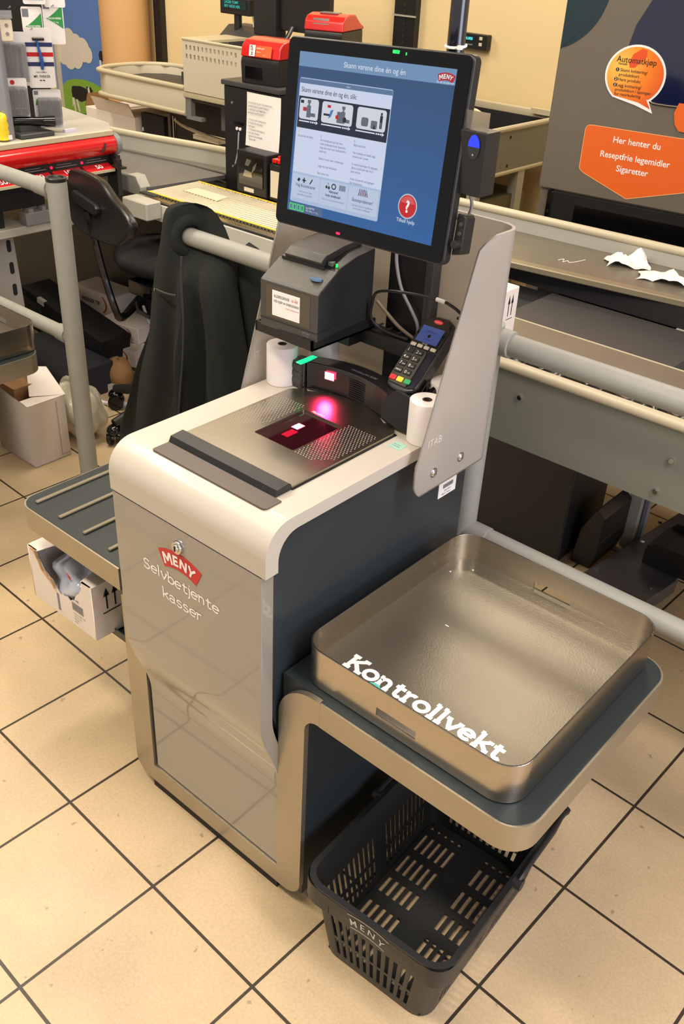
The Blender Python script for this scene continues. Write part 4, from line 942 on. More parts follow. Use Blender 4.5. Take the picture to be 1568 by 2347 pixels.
add('upper_belt', MB().prism([(-1.9, 2.50), (-1.46, 2.563), (-.93, 2.638), (1.2, 2.738), (1.2, 2.98), (-1.19, 2.875), (-1.9, 2.825)], 'xy', .805, .819), mat('upper_belt_rubber', (106, 100, 86), .38, var=.1, vscale=7), pk)
def wallrim(name, pts, z0, z1, par, r=.014, m1=LGREY):
    mb = MB()
    for a, c in zip(pts[:-1], pts[1:]): mb.poly([(*a, z0), (*c, z0), (*c, z1), (*a, z1)])
    w = add(name, mb, m1, par, solid=.012, offset=0)
    add('bumper_edge', bumper(MB(), [(*p, z1) for p in pts], r), RIMM, par, smooth=50); return w
wallrim('far_panel', [(-1.95, 2.83), (-1.19, 2.878), (1.2, 2.99)], .70, .872, pk)
add('support_leg', MB().box(-.93, -.885, 2.56, 2.61, 0, .74, .003, 1), LGREY, pk); add('support_leg', MB().box(.6, .645, 2.56, 2.61, 0, .74, .003, 1), LGREY, pk)
add('foot_strut', MB().box(-.880, -.868, 2.575, 2.60, .02, .42), mat('bluish_galvanised', (150, 160, 182), .35, metal=.5, var=.08), pk)
cb = thing('till_base_cabinet', 'dark panelled base cabinet under the packing conveyor behind the kiosk', 'cabinet', (-1.5, 2.5, 0))
add('carcass', MB().box(-2.07, -1.02, 2.32, 2.59, 0, .735, .004, 1), CAB, cb)
add('door_panel', MB().box(-1.40, -1.022, 2.316, 2.32, .03, .72), CAB, cb)
# tissues, film, thread and carton on the packing conveyor
TIS = mat('tissue_paper', (236, 230, 222), .9, var=.04, vscale=30)
def sheetcrumple(x, y, z, w, d, h, seed, n=12, rot=0.0):
    rnd = random.Random(seed); c_ = [(rnd.uniform(-1, 1), rnd.uniform(-1, 1), rnd.uniform(.4, 1)) for _ in range(6)]
    def fn(u, v):
        a = (u - .5) * w; b = (v - .5) * d; hh = 0
        for p, q, r in c_: hh = max(hh, r * h * max(0, 1 - 1.6 * math.hypot((u - .5) * 2 - p * .7, (v - .5) * 2 - q * .7)))
        hh += .12 * h * abs(math.sin(9 * u + 5 * v * p)) 
        return (x + a * math.cos(rot) - b * math.sin(rot) + .06 * w * math.sin(7 * v), y + a * math.sin(rot) + b * math.cos(rot) + .05 * d * math.sin(6 * u), z + hh)
    return MB().grid(fn, n, n)
o = add('crumpled_tissue', sheetcrumple(-1.205, 2.80, .8195, .13, .10, .055, 4, rot=.5), TIS, smooth=20, solid=.0008); tag(o, 'crumpled white tissue farther left on the upper packing belt', 'tissue', 'used tissues')
o = add('crumpled_tissue', sheetcrumple(-1.055, 2.745, .8195, .15, .10, .045, 9, rot=.2), TIS, smooth=20, solid=.0008); tag(o, 'crumpled white tissue cut by the right edge of the photo', 'tissue', 'used tissues')
o = add('loose_thread', MB().tube([(-1.372, 2.66, .8205), (-1.36, 2.675, .823), (-1.352, 2.655, .8205), (-1.345, 2.672, .822), (-1.335, 2.665, .8205), (-1.322, 2.69, .821), (-1.312, 2.725, .822)], .0012, 5, smooth=4), TIS); tag(o, 'wisp of white thread on the upper packing belt', 'thread')
def film(u, v):
    x = -1.02 + .56 * u; return (x, 1.672 + .13 * v, .862 + .040 * math.sin(PI * (v * .9 + .1)) * (.7 + .3 * math.sin(7 * u)) + .009 * math.sin(31 * u + 9 * v) + .006 * math.sin(57 * u - 21 * v) - .09 * max(0, v - .7))
o = add('plastic_film', MB().grid(film, 60, 12), mat('black_film', (12, 12, 14), .22, bump=.4, bscale=60), smooth=60, solid=.0006); tag(o, 'strip of crinkled black plastic film tucked inside the near conveyor panel', 'plastic film')
wb = thing('arrow_carton', 'upright white carton with two black arrows standing on the packing conveyor behind the guard', 'box', (-1.04, 1.735, .752))
add('carton', MB().box(-1.09, -.998, 1.690, 1.779, .7525, 1.033, .002, 1), CARD, wb)
mb = MB()
for y in (1.741, 1.754): shape(mb, R4(y, y + .0028, .972, 1.006), 'yz', -.9975); shape(mb, [(y - .003, 1.0), (y + .0058, 1.0), (y + .0014, 1.020)], 'yz', -.9975)
shape(mb, R4(1.737, 1.762, .964, .9655), 'yz', -.9975)
add('arrow_marks', mb, INK, wb, smooth=0)
# floor plate with black bracket, under the conveyor
gp = thing('gate_base', 'low grey steel plate on the floor beside the packing conveyor with black bracket', 'gate base', (-.78, 2.5, 0))
add('base_plate', MB().prism([(-.908, 2.262), (-.698, 2.262), (-.678, 2.43), (-.745, 2.72), (-.838, 2.85), (-.868, 2.60)], 'xy', .0, .05, bev=.006, seg=2), mat('dull_steel_plate', (104, 100, 104), .34, metal=.55, var=.1, vscale=6), gp)
for x, y in ((-.885, 2.31), (-.85, 2.55), (-.72, 2.34), (-.86, 2.70)): add('plate_screw', MB().cyl((x, y, .05), (x, y, .053), .007, n=12), CHROME, gp)
mb = MB(); mb.prism([(-.80, .052), (-.64, .052), (-.64, .11), (-.66, .14), (-.775, .13), (-.80, .10)], 'xz', 2.44, 2.452, bev=.002, seg=1)
mb.prism([(-.80, .052), (-.64, .052), (-.64, .11), (-.66, .14), (-.775, .13), (-.80, .10)], 'xz', 2.60, 2.612, bev=.002, seg=1).box(-.80, -.64, 2.452, 2.60, .095, .112, .003, 1)
add('bracket', mb, BLK, gp)
bx = thing('black_cable_box', 'black box slung under the packing conveyor beside its leg', 'box', (-.97, 2.42, .0))
add('case', MB().prism([(-1.0, .0), (-.93, .0), (-.915, .06), (-.915, .19), (-.945, .215), (-.985, .13)], 'xz', 2.36, 2.55, bev=.006, seg=2), BLK, bx)
add('lid_seam', MB().box(-.9155, -.9145, 2.365, 2.545, .10, .103), DGREY, bx)

# ================================================================== staffed till: belt, roller table, equipment
cv = thing('checkout_conveyor', 'checkout belt with cream bumper edge running left behind the cashier seat', 'conveyor', (-3.4, 2.5, 0), group='till conveyors')
add('belt', MB().prism([(-4.6, 2.29), (-2.935, 2.29), (-2.905, 2.66), (-3.55, 2.645), (-4.6, 2.50)], 'xy', .785, .80), BELTL, cv)
wallrim('far_panel', [(-4.6, 2.50), (-4.05, 2.56), (-3.89, 2.592), (-3.72, 2.612), (-3.56, 2.622), (-3.36, 2.657), (-3.13, 2.71), (-2.95, 2.742), (-2.852, 2.755)], .74, .872, cv)
add('panel_ledge', MB().prism([(-4.6, 2.49), (-3.55, 2.615), (-3.13, 2.70), (-2.852, 2.745), (-2.852, 2.67), (-3.13, 2.655), (-3.55, 2.60), (-4.6, 2.47)], 'xy', .80, .806), mat('aluminium_strip', (150, 148, 138), .35, metal=.7, var=.08), cv)
add('near_rail', MB().box(-4.6, -3.02, 2.262, 2.292, .77, .835, .004, 1), GREY, cv)
add('rail_end', MB().prism([(-3.02, .77), (-2.945, .77), (-2.945, .800), (-2.972, .838), (-3.02, .838)], 'xz', 2.262, 2.31, bev=.002, seg=1), LGREY, cv)
add('body_panel', MB().box(-4.6, -2.95, 2.52, 2.58, .0, .785), CAB, cv)
rt = thing('roller_table', 'ribbed roller table with yellow zigzag edge strips in front of the till tower', 'roller table', (-2.5, 2.38, 0))
mb = MB()
for i in range(46):
    x = -2.891 + i * .0173
    mb.cyl((x, 2.262, .7935), (x, 2.505, .7935), .0068, n=8)
add('slats', mb, mat('roller_aluminium', (206, 198, 172), .38, metal=.35, var=.05), rt, smooth=50)
add('bed', MB().box(-2.905, -2.09, 2.25, 2.515, .74, .787), DGREY, rt)
YEL = mat('yellow_strip', (212, 190, 60), .5, var=.08)
for y, s_ in ((2.258, 1), (2.503, -1)):
    P = []; n = 56
    for i in range(n + 1): P.append((-2.893 + .79 * i / n, y + (s_ * .007 if i % 2 else 0)))
    add('zigzag_strip', MB().prism(P + [(P[-1][0], y - s_ * .006), (P[0][0], y - s_ * .006)], 'xy', .799, .8012), YEL, rt, smooth=0)
add('cover_plate', MB().prism([(-2.815, 2.362), (-2.622, 2.359), (-2.636, 2.428), (-2.811, 2.425)], 'xy', .8, .8022), CREAM, rt)
add('front_edge', MB().box(-2.92, -2.09, 2.215, 2.25, .785, .792, .002, 1), STEEL, rt)
add('front_apron', MB().box(-2.905, -2.09, 2.205, 2.217, .722, .780), mat('pale_apron', (190, 188, 178), .45, var=.05), rt)
add('apron_channel', MB().box(-2.91, -2.09, 2.217, 2.25, .775, .787), BLKM, rt)
add('end_block', MB().box(-2.895, -2.755, 2.135, 2.205, .735, .798, .004, 1), LGREY, rt)
mb = MB()
for i in range(7): mb.cyl((-2.885 + i * .012, 2.213, .802), (-2.885 + i * .012, 2.236, .802), .005, n=8)
add('side_rollers', mb, DGREY, rt)
add('back_panel', MB().box(-2.90, -2.09, 2.50, 2.515, 0, .74), CAB, rt); add('end_panel', MB().box(-2.11, -2.09, 2.27, 2.50, 0, .74), CAB, rt)
tw = thing('till_tower', 'black upright till housing with a typed notice taped to its front', 'till housing', (-2.7, 2.72, 0))
add('case', MB().box(-2.842, -2.548, 2.602, 2.84, .0, 1.150, .004, 1), BLK, tw)
add('top_plate', MB().box(-2.85, -2.54, 2.594, 2.85, 1.150, 1.168, .004, 2), DGREY, tw)
nt_ = add('notice', MB().grid(lambda u, v: (-2.712 + .176 * u, 2.599 - .010 * (1 - v) ** 2 - .003 * math.sin(PI * u), .955 + .186 * v), 8, 8), PAPER, tw, label='typed white notice')
lines = ['DET ER IKKE TILLATT FOR PERSONER', 'UNDER 18 ÅR Å KJØPE TOBAKK', 'ELLER SNUS. LEGITIMASJON', 'MÅ VISES UOPPFORDRET.', '', 'A. Kunder under aldersgrensen', 'B. Kunden må vise gyldig', 'legitimasjon', 'C. Ta vare på kvitteringen og', 'lever den til kassen', 'dersom du har spørsmål', 'Takk for det']
add('lettering', words([(s_, -2.694, 1.105 - .0115 * i, .0088, 'L', .006, 0, .84) for i, s_ in enumerate(lines) if s_], 'xz', 2.587), INKG, nt_, smooth=0)
for x in (-2.769, -2.752): add('socket', MB().cyl((x, 2.602, 1.004), (x, 2.598, 1.004), .006, n=14), PAPER, tw)
add('socket_plate', MB().box(-2.785, -2.735, 2.598, 2.602, 1.018, 1.028), BLKS, tw)
for z in (1.092, .862): add('case_screw', MB().cyl((-2.795, 2.602, z), (-2.795, 2.599, z), .005, n=12), CHROME, tw)
add('socket_lead', MB().tube([(-2.751, 2.592, .995), (-2.750, 2.588, .96), (-2.752, 2.586, .92), (-2.755, 2.575, .88)], .003, 6, smooth=4), GC, tw)
tag(add('till_pedestal', MB().box(-3.05, -2.78, 3.14, 3.42, 0, 1.215, .004, 1), BLKM), 'black pedestal carrying the rear red-hooded printer, hidden behind the touch screen', 'pedestal')
def ticket(name, label, x, y, z, rz, sticker):
    t = thing(name, label, 'ticket printer', (x, y, z), rz=rz, group='red-topped ticket printers')
    add('base', MB().prism([(-.10, 0), (-.105, .07), (-.10, .088), (.12, .088), (.125, 0)], 'yz', -.085, .085, bev=.004, seg=2), BLK, t, local=True)
    add('front_window', MB().box(-.065, .012, -.1045, -.1015, .018, .058), BLKS, t, local=True)
    hp = [(-.103, .0885), (-.095, .125), (-.075, .142), (-.030, .150), (.03, .148), (.085, .115), (.125, .1), (.125, .0885)]
    h = add('red_hood', MB().prism(hp, 'yz', -.088, .088, bev=.012, seg=3, ang=30), REDP, t, local=True, label='glossy red hood')
    if sticker:
        a = Vector((-.1045, .100)); c = Vector((-.0985, .130)); mb = MB()
        mb.poly([(-.015, -.1075, .094), (.055, -.1075, .094), (.055, -.1005, .130), (-.015, -.1005, .130)])
        os_ = add('orange_sticker', mb, mat('orange_sticker', (226, 92, 44), .5, var=.06), h, local=True)
        mb = MB(); mb.poly([(-.045, -.1078, .094), (-.018, -.1078, .094), (-.018, -.1008, .130), (-.045, -.1008, .130)])
        w_ = add('white_sticker', mb, PAPER, h, local=True)
        add('lettering', words([('H GR', -.026, .098, .014, 'L', .02, 90)], 'xz', -.1082), INK, w_, local=True, smooth=0)
        add('lettering', words([('PANTELAPP', -.010, .119, .007, 'L', .01), ('Reserve', -.010, .108, .006), ('0-18', .02, .099, .006)], 'xz', -.1082), WHITE, os_, local=True, smooth=0)
    else:
        dw = MB(); dw.poly([(-.05, -.0985, .112), (.02, -.0985, .112), (.02, -.090, .134), (-.05, -.090, .134)])
        add('display_window', dw, mat('olive_display', (92, 84, 66), .25, var=.1), h, local=True)
        add('top_screen', MB().box(-.045, .035, -.045, .005, .148, .1535, .002, 1), mat('pale_display', (120, 116, 112), .2, var=.08), h, local=True)
    return t
ticket('ticket_printer', 'red-hooded black ticket printer with orange sticker on top of the black till housing', -2.675, 2.715, 1.168, R_(8), True)
ticket('ticket_printer', 'red-hooded ticket printer with a small screen standing farther back above the touch screen', -2.90, 3.28, 1.215, R_(18), False)
hs = thing('upright_scanner', 'black upright glass-fronted scanner at the back of the roller table', 'scanner', (-2.62, 2.53, .80))
add('case', MB().prism([(-2.685, .8), (-2.525, .8), (-2.528, .955), (-2.682, .955)], 'xz', 2.515, 2.60, bev=.006, seg=2), BLK, hs)
add('glass_window', MB().box(-2.668, -2.542, 2.5115, 2.5145, .835, .938), mat('scanner_smoked_glass', (30, 26, 22), .06, coat=1, var=.4, vscale=30), hs)
mi = MB(); mi.prism([(-2.635, .905), (-2.615, .905), (-2.6, .928), (-2.625, .93)], 'xz', 2.5105, 2.5112).prism([(-2.600, .880), (-2.580, .900), (-2.572, .925), (-2.592, .905)], 'xz', 2.5105, 2.5112).prism([(-2.645, .866), (-2.595, .866), (-2.60, .885), (-2.635, .890)], 'xz', 2.5105, 2.5112)
add('mirror_facets', mi, mat('mirror_grey', (176, 170, 156), .15, metal=.8, var=.1), hs, smooth=0)
add('label_plate', MB().box(-2.64, -2.59, 2.511, 2.5145, .812, .826), CREAM, hs)
kb = thing('till_keypad', 'till key unit with red and cream keys beside the upright scanner', 'keypad', (-2.43, 2.55, .80))
add('housing', MB().prism([(2.52, .8), (2.52, .93), (2.70, .965), (2.70, .8)], 'yz', -2.515, -2.30, bev=.003, seg=1), BLK, kb)
add('front_plate', MB().box(-2.505, -2.36, 2.516, 2.5195, .815, .908), CREAM, kb)
for i in range(4):
    for j in range(3): add('key', MB().box(-2.508 + .026 * i, -2.486 + .026 * i, 2.525 + .03 * j, 2.551 + .03 * j, .934 + .0058 * j, .948 + .0058 * j, .002, 1), REDP if (i < 3 and j < 3 and (i, j) != (2, 2)) else CREAM, kb)
# ================================================================== cashier's chair, cash desk and goods on the left
ch = thing('office_chair', 'black office chair with rounded plastic back facing away on castors behind the railing', 'chair', (-2.72, 2.1, 0))
CHB = mat('chair_back_plastic', (26, 26, 25), .3, var=.08, bump=.1, bscale=250)
FAB = mat('charcoal_fabric', (42, 40, 40), .95, var=.25, vscale=150, bump=.3, bscale=600, spec=.2)
bo = [(-.208, .066), (-.15, .078), (-.02, .072), (.062, .034), (.13, .010), (.182, -.022), (.176, -.062), (.152, -.088), (.103, -.114), (.023, -.122), (-.08, -.122), (-.176, -.104), (-.208, -.045), (-.216, .02)]
bo = [tuple(p) for p in catmull([Vector(p) for p in bo], 4, True)]
BMx = T(-2.632, 1.865, .868) @ Matrix.Rotation(R_(-6), 4, 'Z') @ Matrix.Rotation(R_(-9), 4, 'X')
mb = MB(); mb.prism(bo, 'xz', -.013, .022, bev=.010, seg=3, ang=40, M=BMx)
bk_ = add('backrest', mb, CHB, ch)
add('bracket', MB().prism([(-.150, .006), (-.140, .014), (.0, -.004), (.012, -.016), (.010, -.034), (-.004, -.040), (-.140, -.022), (-.150, -.012)], 'xz', -.034, -.012, bev=.006, seg=2, M=BMx), BLK, bk_)
add('back_stem', MB().tube([(-2.70, 1.842, .835), (-2.685, 1.855, .74), (-2.675, 1.872, .62), (-2.645, 1.885, .50), (-2.655, 1.92, .455), (-2.72, 2.05, .475)], [.013, .013, .013, .013, .014, .016], 10, smooth=4), BLKS, ch)
se = []
for z, s_ in ((.535, .80), (.545, .95), (.565, 1.0), (.585, .98), (.597, .90), (.602, .7)):
    se.append([(-2.795 + .235 * s_ * math.cos(a) * (1 + .06 * math.cos(2 * a)), 2.275 + .215 * s_ * math.sin(a), z + (.006 if z > .59 else 0) * math.cos(2 * a)) for a in [2 * PI * i / 36 for i in range(36)]])
add('seat', MB().loft(se), FAB, ch, smooth=60)
mc = MB(); mc.box(-2.80, -2.66, 2.06, 2.24, .475, .53, .008, 2).cyl((-2.62, 2.09, .40), (-2.66, 2.14, .50), .03, n=16).tube([(-2.70, 2.02, .475), (-2.64, 1.98, .47), (-2.60, 2.0, .45)], .008, 8)
add('tilt_mechanism', mc, BLKS, ch)
add('gas_column', MB().cyl((-2.60, 2.07, .08), (-2.62, 2.09, .42), .027, .024, n=20), BLK, ch)
add('lever', MB().tube([(-2.66, 2.02, .47), (-2.60, 1.99, .44), (-2.575, 2.0, .40)], .006, 8), mat('pale_lever', (120, 120, 118), .35, metal=.5), ch)
for i in range(5):
    a = R_(-92 - 72 * i); ex = -2.60 + .26 * math.cos(a); ey = 2.07 + .26 * math.sin(a)
    add('base_arm', MB().tube([(-2.60, 2.07, .125), (-2.60 + .13 * math.cos(a), 2.07 + .13 * math.sin(a), .112), (ex, ey, .085)], [.028, .024, .017], 10), BLK, ch)
    w = MB(); px_, py_ = -math.sin(a + .6), math.cos(a + .6)
    for s_ in (-1, 1): w.cyl((ex + px_ * .008 * s_, ey + py_ * .008 * s_, .031), (ex + px_ * .026 * s_, ey + py_ * .030 * s_, .031), .031, n=20, bev=.004)
    w.sphere((ex, ey, .058), .03, (1, 1, .8), 12)
    add('castor', w, BLKS, ch)

cd = thing('cash_desk', 'pale cash desk worktop with steel leg panel beside the cashier chair', 'desk', (-3.3, 1.6, 0))
add('worktop', MB().prism([(-2.955, 1.56), (-2.955, 2.0), (-3.02, 2.12), (-3.7, 2.12), (-3.7, 1.56)], 'xy', .712, .742, bev=.003, seg=1), LGREY, cd)
lp_ = MB().prism([(1.57, 0), (1.785, .0), (1.765, .71), (1.57, .71)], 'yz', -3.062, -3.050)
lg_ = add('leg_panel', lp_, mat('pale_steel_sheet', (178, 176, 172), .4, metal=.3, var=.08), cd)
for z in (.655, .575, .495): add('slot', MB().prism(rrect(1.735, 1.752, z - .022, z + .022, .008, 4), 'yz', -3.0505, -3.0492), INK, lg_)
add('back_panel', MB().box(-3.7, -3.68, 1.57, 2.1, 0, .71), CAB, cd)
add('keyboard_drawer', MB().box(-3.3, -2.98, 1.57, 1.70, .742, .80), BLK, cd)
# bank of coin and note units
cu = thing('cash_dispenser', 'black cash dispenser bank with red tubular cover and red denomination trays over the cash desk', 'cash dispenser', (-3.0, 1.7, .742))
add('housing', MB().box(-3.25, -2.965, 1.57, 1.86, .800, .865, .003, 1).box(-3.25, -2.94, 1.57, 2.142, .865, .942, .003, 1), BLK, cu)
add('tube_cover', MB().cyl((-2.945, 1.565, .972), (-2.945, 2.145, .972), .034, n=36), mat('red_enamel_tube', (190, 22, 24), .2, coat=.6, var=.04), cu, smooth=40, label='glossy red tubular cover')
add('tube_end_cap', MB().cyl((-2.945, 2.146, .972), (-2.945, 2.168, .972), .0375, n=32, bev=.004), GREY, cu)
add('cover_clip', MB().tube([(-2.911, 2.095, .985), (-2.908, 2.088, .97), (-2.912, 2.078, .955)], .0035, 6), INK, cu)
RTR = mat('red_price_plate', (192, 30, 34), .35, var=.05)
for y, tx in ((2.06, '50'), (1.935, '100'), (1.81, '200'), (1.685, '500')):
    t_ = add('denomination_tray', MB().prism([(-2.940, .9125), (-2.902, .8985), (-2.902, .893), (-2.940, .905)], 'xz', y - .052, y + .060, bev=.001, seg=1), RTR, cu)
    Mx = Matrix(((0, .935, .355, 0), (1, 0, 0, 0), (0, -.355, .935, 0), (0, 0, 0, 1)))
    Mx = Matrix(((0, -.935, .355, -2.907), (1, 0, 0, y), (0, .355, .935, .9035), (0, 0, 0, 1)))
    b = MB(); words([(tx, .004, .001, .030, 'C', .015)], 'xy', .0006, b, M=Mx); add('lettering', b, WHITE, t_, smooth=0)
    add('tray_lip', MB().box(-2.903, -2.899, y - .052, y + .060, .889, .898), RIMM, cu)
    add('coin_slot', MB().box(-2.9405, -2.9385, y - .035, y + .052, .921, .9235).box(-2.9405, -2.9385, y - .03, y + .03, .929, .931), GREY, cu)
    add('status_lamp', MB().cyl((-2.941, y - .052, .925), (-2.937, y - .052, .925), .0045, n=12), MATS['red_led'], cu)
add('end_bracket', MB().box(-2.96, -2.90, 2.128, 2.146, .80, .94).box(-2.90, -2.845, 2.105, 2.13, .905, .912).box(-2.885, -2.865, 2.105, 2.125, .912, .935), BLK, cu)
cbx = tag(add('cable_duct', MB().box(-2.99, -2.945, 1.765, 1.93, .7425, .785, .002, 1).box(-2.985, -2.95, 1.78, 1.80, .785, .798).box(-2.985, -2.95, 1.835, 1.85, .785, .798), GREY), 'short grey slotted cable duct on the cash desk edge behind the post', 'cable duct')
gsf = thing('goods_shelf', 'pale shelf top above the red tube holding the small goods', 'shelf', (-3.3, 1.7, .9))
add('shelf_top', MB().prism([(-2.94, 1.56), (-2.94, 2.145), (-3.05, 2.22), (-3.6, 2.30), (-3.6, 1.56)], 'xy', 1.006, 1.020, bev=.002, seg=1), LGREY, gsf)
add('front_strip', MB().box(-2.94, -2.928, 1.56, 2.145, 1.004, 1.0225, .002, 1), RIMM, gsf)
add('bracket', MB().box(-3.45, -3.40, 1.60, 1.64, .742, 1.006), GREY, gsf); add('bracket', MB().box(-3.50, -3.45, 2.10, 2.14, .742, 1.006), GREY, gsf)
# rack of blister packs
rk = thing('goods_rack', 'grey upright post with hooks carrying blister packs at the far left', 'display rack', (-3.0, 1.8, 1.02))
add('post', MB().cyl((-3.0, 1.772, 1.0205), (-3.0, 1.772, 1.62), .022, n=24), mat('rack_grey', (140, 140, 146), .4, metal=.3, var=.06), rk)
add('foot', MB().box(-3.10, -2.965, 1.80, 1.93, 1.0205, 1.036, .003, 1).box(-3.06, -3.00, 1.82, 1.90, 1.036, 1.055), DGREY, rk)
add('shade_board', MB().box(-3.17, -3.16, 1.70, 2.06, 1.03, 1.55), BLKM, rk)  # black sheet standing in for the darkness of the shelf behind
for y, z in ((1.93, 1.335), (2.02, 1.40), (1.86, 1.40), (1.95, 1.43)): add('hook', MB().tube([(-3.16, y - .026, z), (-3.03, y - .022, z), (-3.0, y - .02, z + .012)], .0028, 6), CHROME, rk)
CLR = mat('clear_blister', (206, 206, 208), .12, trans=.75, var=.05)
def pack(label, loc, w, h, rz, tilt, kind):
    M = T(loc[0] - .014, loc[1] - .026, loc[2]) @ Matrix.Rotation(rz, 4, 'Z') @ Matrix.Rotation(R_(tilt), 4, 'X')
    t = thing('blister_pack', label, 'packaged goods', M=M, group='blister packs on the rack')
    add('backing_card', MB().prism(rrect(-w / 2, w / 2, 0, h, .006, 3), 'xz', 0, .0012), PAPER, t, local=True); return t
RZ = R_(60)
NAV = mat('navy_print', (38, 44, 92), .5, var=.05); GRN = mat('green_print', (38, 140, 62), .45, var=.12, vscale=20); TQ = mat('razor_blue', (52, 92, 170), .3, metal=.3)
def razor(label, loc, rz, tilt, first):
    t = pack(label, loc, .086, .185, rz, tilt, 'razor')
    for z, m_ in ((.128, NAV), (.098, RTR), (.068, NAV)):
        mb = MB(); shape(mb, R4(-.043, .043, z, z + .013), 'xz', -.0006); add('colour_band', mb, m_, t, local=True, smooth=0)
    add('razor_head', MB().box(-.019, .019, -.012, -.003, .148, .158, .002, 1), mat('dark_metal', (60, 58, 54), .3, metal=.6), t, local=True)
    add('razor_handle', MB().tube([(-.006, -.007, .150), (.0, -.010, .115), (.004, -.009, .085), (.004, -.007, .060)], [.004, .005, .007, .005], 8, smooth=3), TQ, t, local=True)
    mb = words([('GENTLEMAN', 0, .047, .0062, 'C', .004), ('MR. PARKER', 0, .032, .0125, 'C', .008, 0, .8)], 'xz', -.0007)
    for s_ in (-1, 1): shape(mb, [(0, .024), (s_ * .005, .0265), (s_ * .010, .0225), (s_ * .005, .0215)], 'xz', -.0007)
    add('lettering', mb, INK, t, local=True, smooth=0)
    return t
razor('clear-packed razor with navy and red bands hanging frontmost on the rack', (-3.0, 1.962, 1.165), RZ, 6, True)
for k in range(3):
    t = pack('', (-3.035 - .012 * k, 1.900 - .024 * k, 1.172), .07, .165, RZ, 6 + k, 'clear')
    t['label'] = ['clear blister pack hanging directly left of the razor card', 'clear blister pack second left of the razor card', 'clear blister pack third left of the razor card, nearest the grey post'][k]
    add('blister', MB().box(-.03, .03, -.022, -.0005, .012, .135, .006, 2), CLR, t, local=True)
    add('product', MB().box(-.012, .012, -.016, -.003, .02, .125, .004, 1), DGREY, t, local=True)
def nic(label, loc, h=.135):
    t = pack(label, loc, .066, h, RZ, 2, 'nic'); mb = MB()
    shape(mb, [(.030, h - .018)] + [(-.024 + .054 * s_, h - .058 + .040 * s_ ** 1.3) for s_ in (.85, .7, .5, .3, .12, 0)] + [(-.024 + .054 * s_, h - .058 - .030 * s_ ** 1.2) for s_ in (.2, .4, .65, 1.0)], 'xz', -.0006); add('green_leaf', mb, GRN, t, local=True, smooth=0)
    mb = MB(); shape(mb, R4(-.030, -.010, h - .030, h - .006), 'xz', -.0006); add('grey_code', mb, INKG, t, local=True, smooth=0)
    add('lettering', words([('nicorette', -.018, h - .060, .0115, 'L', .01), ('2 mg', .0, h - .071, .008)], 'xz', -.0009), WHITE, t, local=True, smooth=0)
    return t
nic('white gum packet with a green leaf hanging right of the razor card', (-3.0, 2.03, 1.295))
nic('white gum packet with a green leaf partly hidden above the razor card', (-3.04, 1.975, 1.27))
nic('white gum packet cut by the top edge above the leaf packets', (-2.99, 2.035, 1.405))
t = pack('bluish white packet at the top edge left of the cut-off gum packet', (-3.0, 1.965, 1.415), .07, .10, RZ, 2, 'blue')
mb = MB(); shape(mb, R4(-.03, .03, .012, .09), 'xz', -.0006); add('blue_print', mb, mat('pale_blue_print', (150, 176, 216), .4, var=.15, vscale=40), t, local=True, smooth=0)
def pens(label, loc, rz, tilt, dot_):
    t = pack(label, loc, .092, .125, rz, tilt, 'pens')
    for i in range(3):
        x = -.018 + .023 * i
        p_ = add('dispenser', MB().lathe([(.0095, 0), (.0105, .004), (.0105, .060), (.0085, .072), (.003, .076)], (x, -.012, .018), 14), BLK, t, local=True)
        add('lettering', words([('2 mg', x - .006, .034, .008, 'L', .02)], 'xz', -.0228), WHITE, p_, local=True, smooth=0)
    add('blister', MB().box(-.034, .044, -.026, -.0005, .012, .102, .008, 2), CLR, t, local=True)
    mb = MB(); shape(mb, R4(-.042, -.028, .108, .120), 'xz', -.0006); add('grey_code', mb, INKG, t, local=True, smooth=0)
    if dot_:
        mb = MB(); shape(mb, arc(0, .112, .0075, .0075, 0, 360, 16)[:-1], 'xz', -.0006); add('red_dot', mb, RTR, t, local=True, smooth=0)
    else:
        mb = MB(); shape(mb, [(-.040, .075), (-.028, .075), (-.028, .10), (-.036, .092)], 'xz', -.0006); add('green_leaf', mb, GRN, t, local=True, smooth=0)
    return t
pens('white card with three black dispensers in clear plastic standing on the shelf', (-3.02, 1.985, 1.032), RZ, 3, False)
pens('grey card with red dot and black dispensers tilted behind the grey post', (-3.03, 1.865, 1.075), RZ, 4, True)
tag(add('shelf_ticket', MB().box(-3.0, -2.985, 1.985, 2.03, 1.0205, 1.030), mat('lilac_ticket', (206, 200, 224), .4, var=.1, vscale=40)), 'small lilac price holder lying on the shelf at the foot of the white card', 'price ticket')
bt_ = thing('black_torch', 'black tubular torch-like scanner lying on the shelf in front of the packs', 'hand tool', (-3.0, 1.89, 1.055))
add('body', MB().cyl((-3.04, 1.82, 1.066), (-2.985, 1.905, 1.066), .015, n=20, bev=.002).cyl((-2.985, 1.905, 1.066), (-2.965, 1.935, 1.066), .0165, .018, n=20), BLKS, bt_)
add('lens_end', MB().cyl((-2.966, 1.934, 1.066), (-2.9645, 1.9365, 1.066), .0145, n=20), BLK, bt_)
yl = thing('yellow_egg_tube', 'yellow lumpy tube of sweets standing at the left edge of the shelf', 'sweets', (-2.985, 1.745, 1.0205))
add('tube', MB().lathe([(.012, 0), (.0215, .006), (.0185, .018), (.0215, .028), (.0185, .039), (.0215, .05), (.0175, .062), (.020, .072), (.015, .084), (.004, .088)], (-2.985, 1.745, 1.0205), 24), mat('yellow_candy', (230, 200, 36), .4, var=.05, coat=.3), yl, smooth=60)
add('price_label', MB().box(-2.968, -2.966, 1.752, 1.766, 1.026, 1.040), PAPER, yl)
sd_ = thing('scale_readout', 'cream scale readout with a grey display at the top left edge', 'scale display', (-2.99, 1.80, 1.32), rz=R_(62))
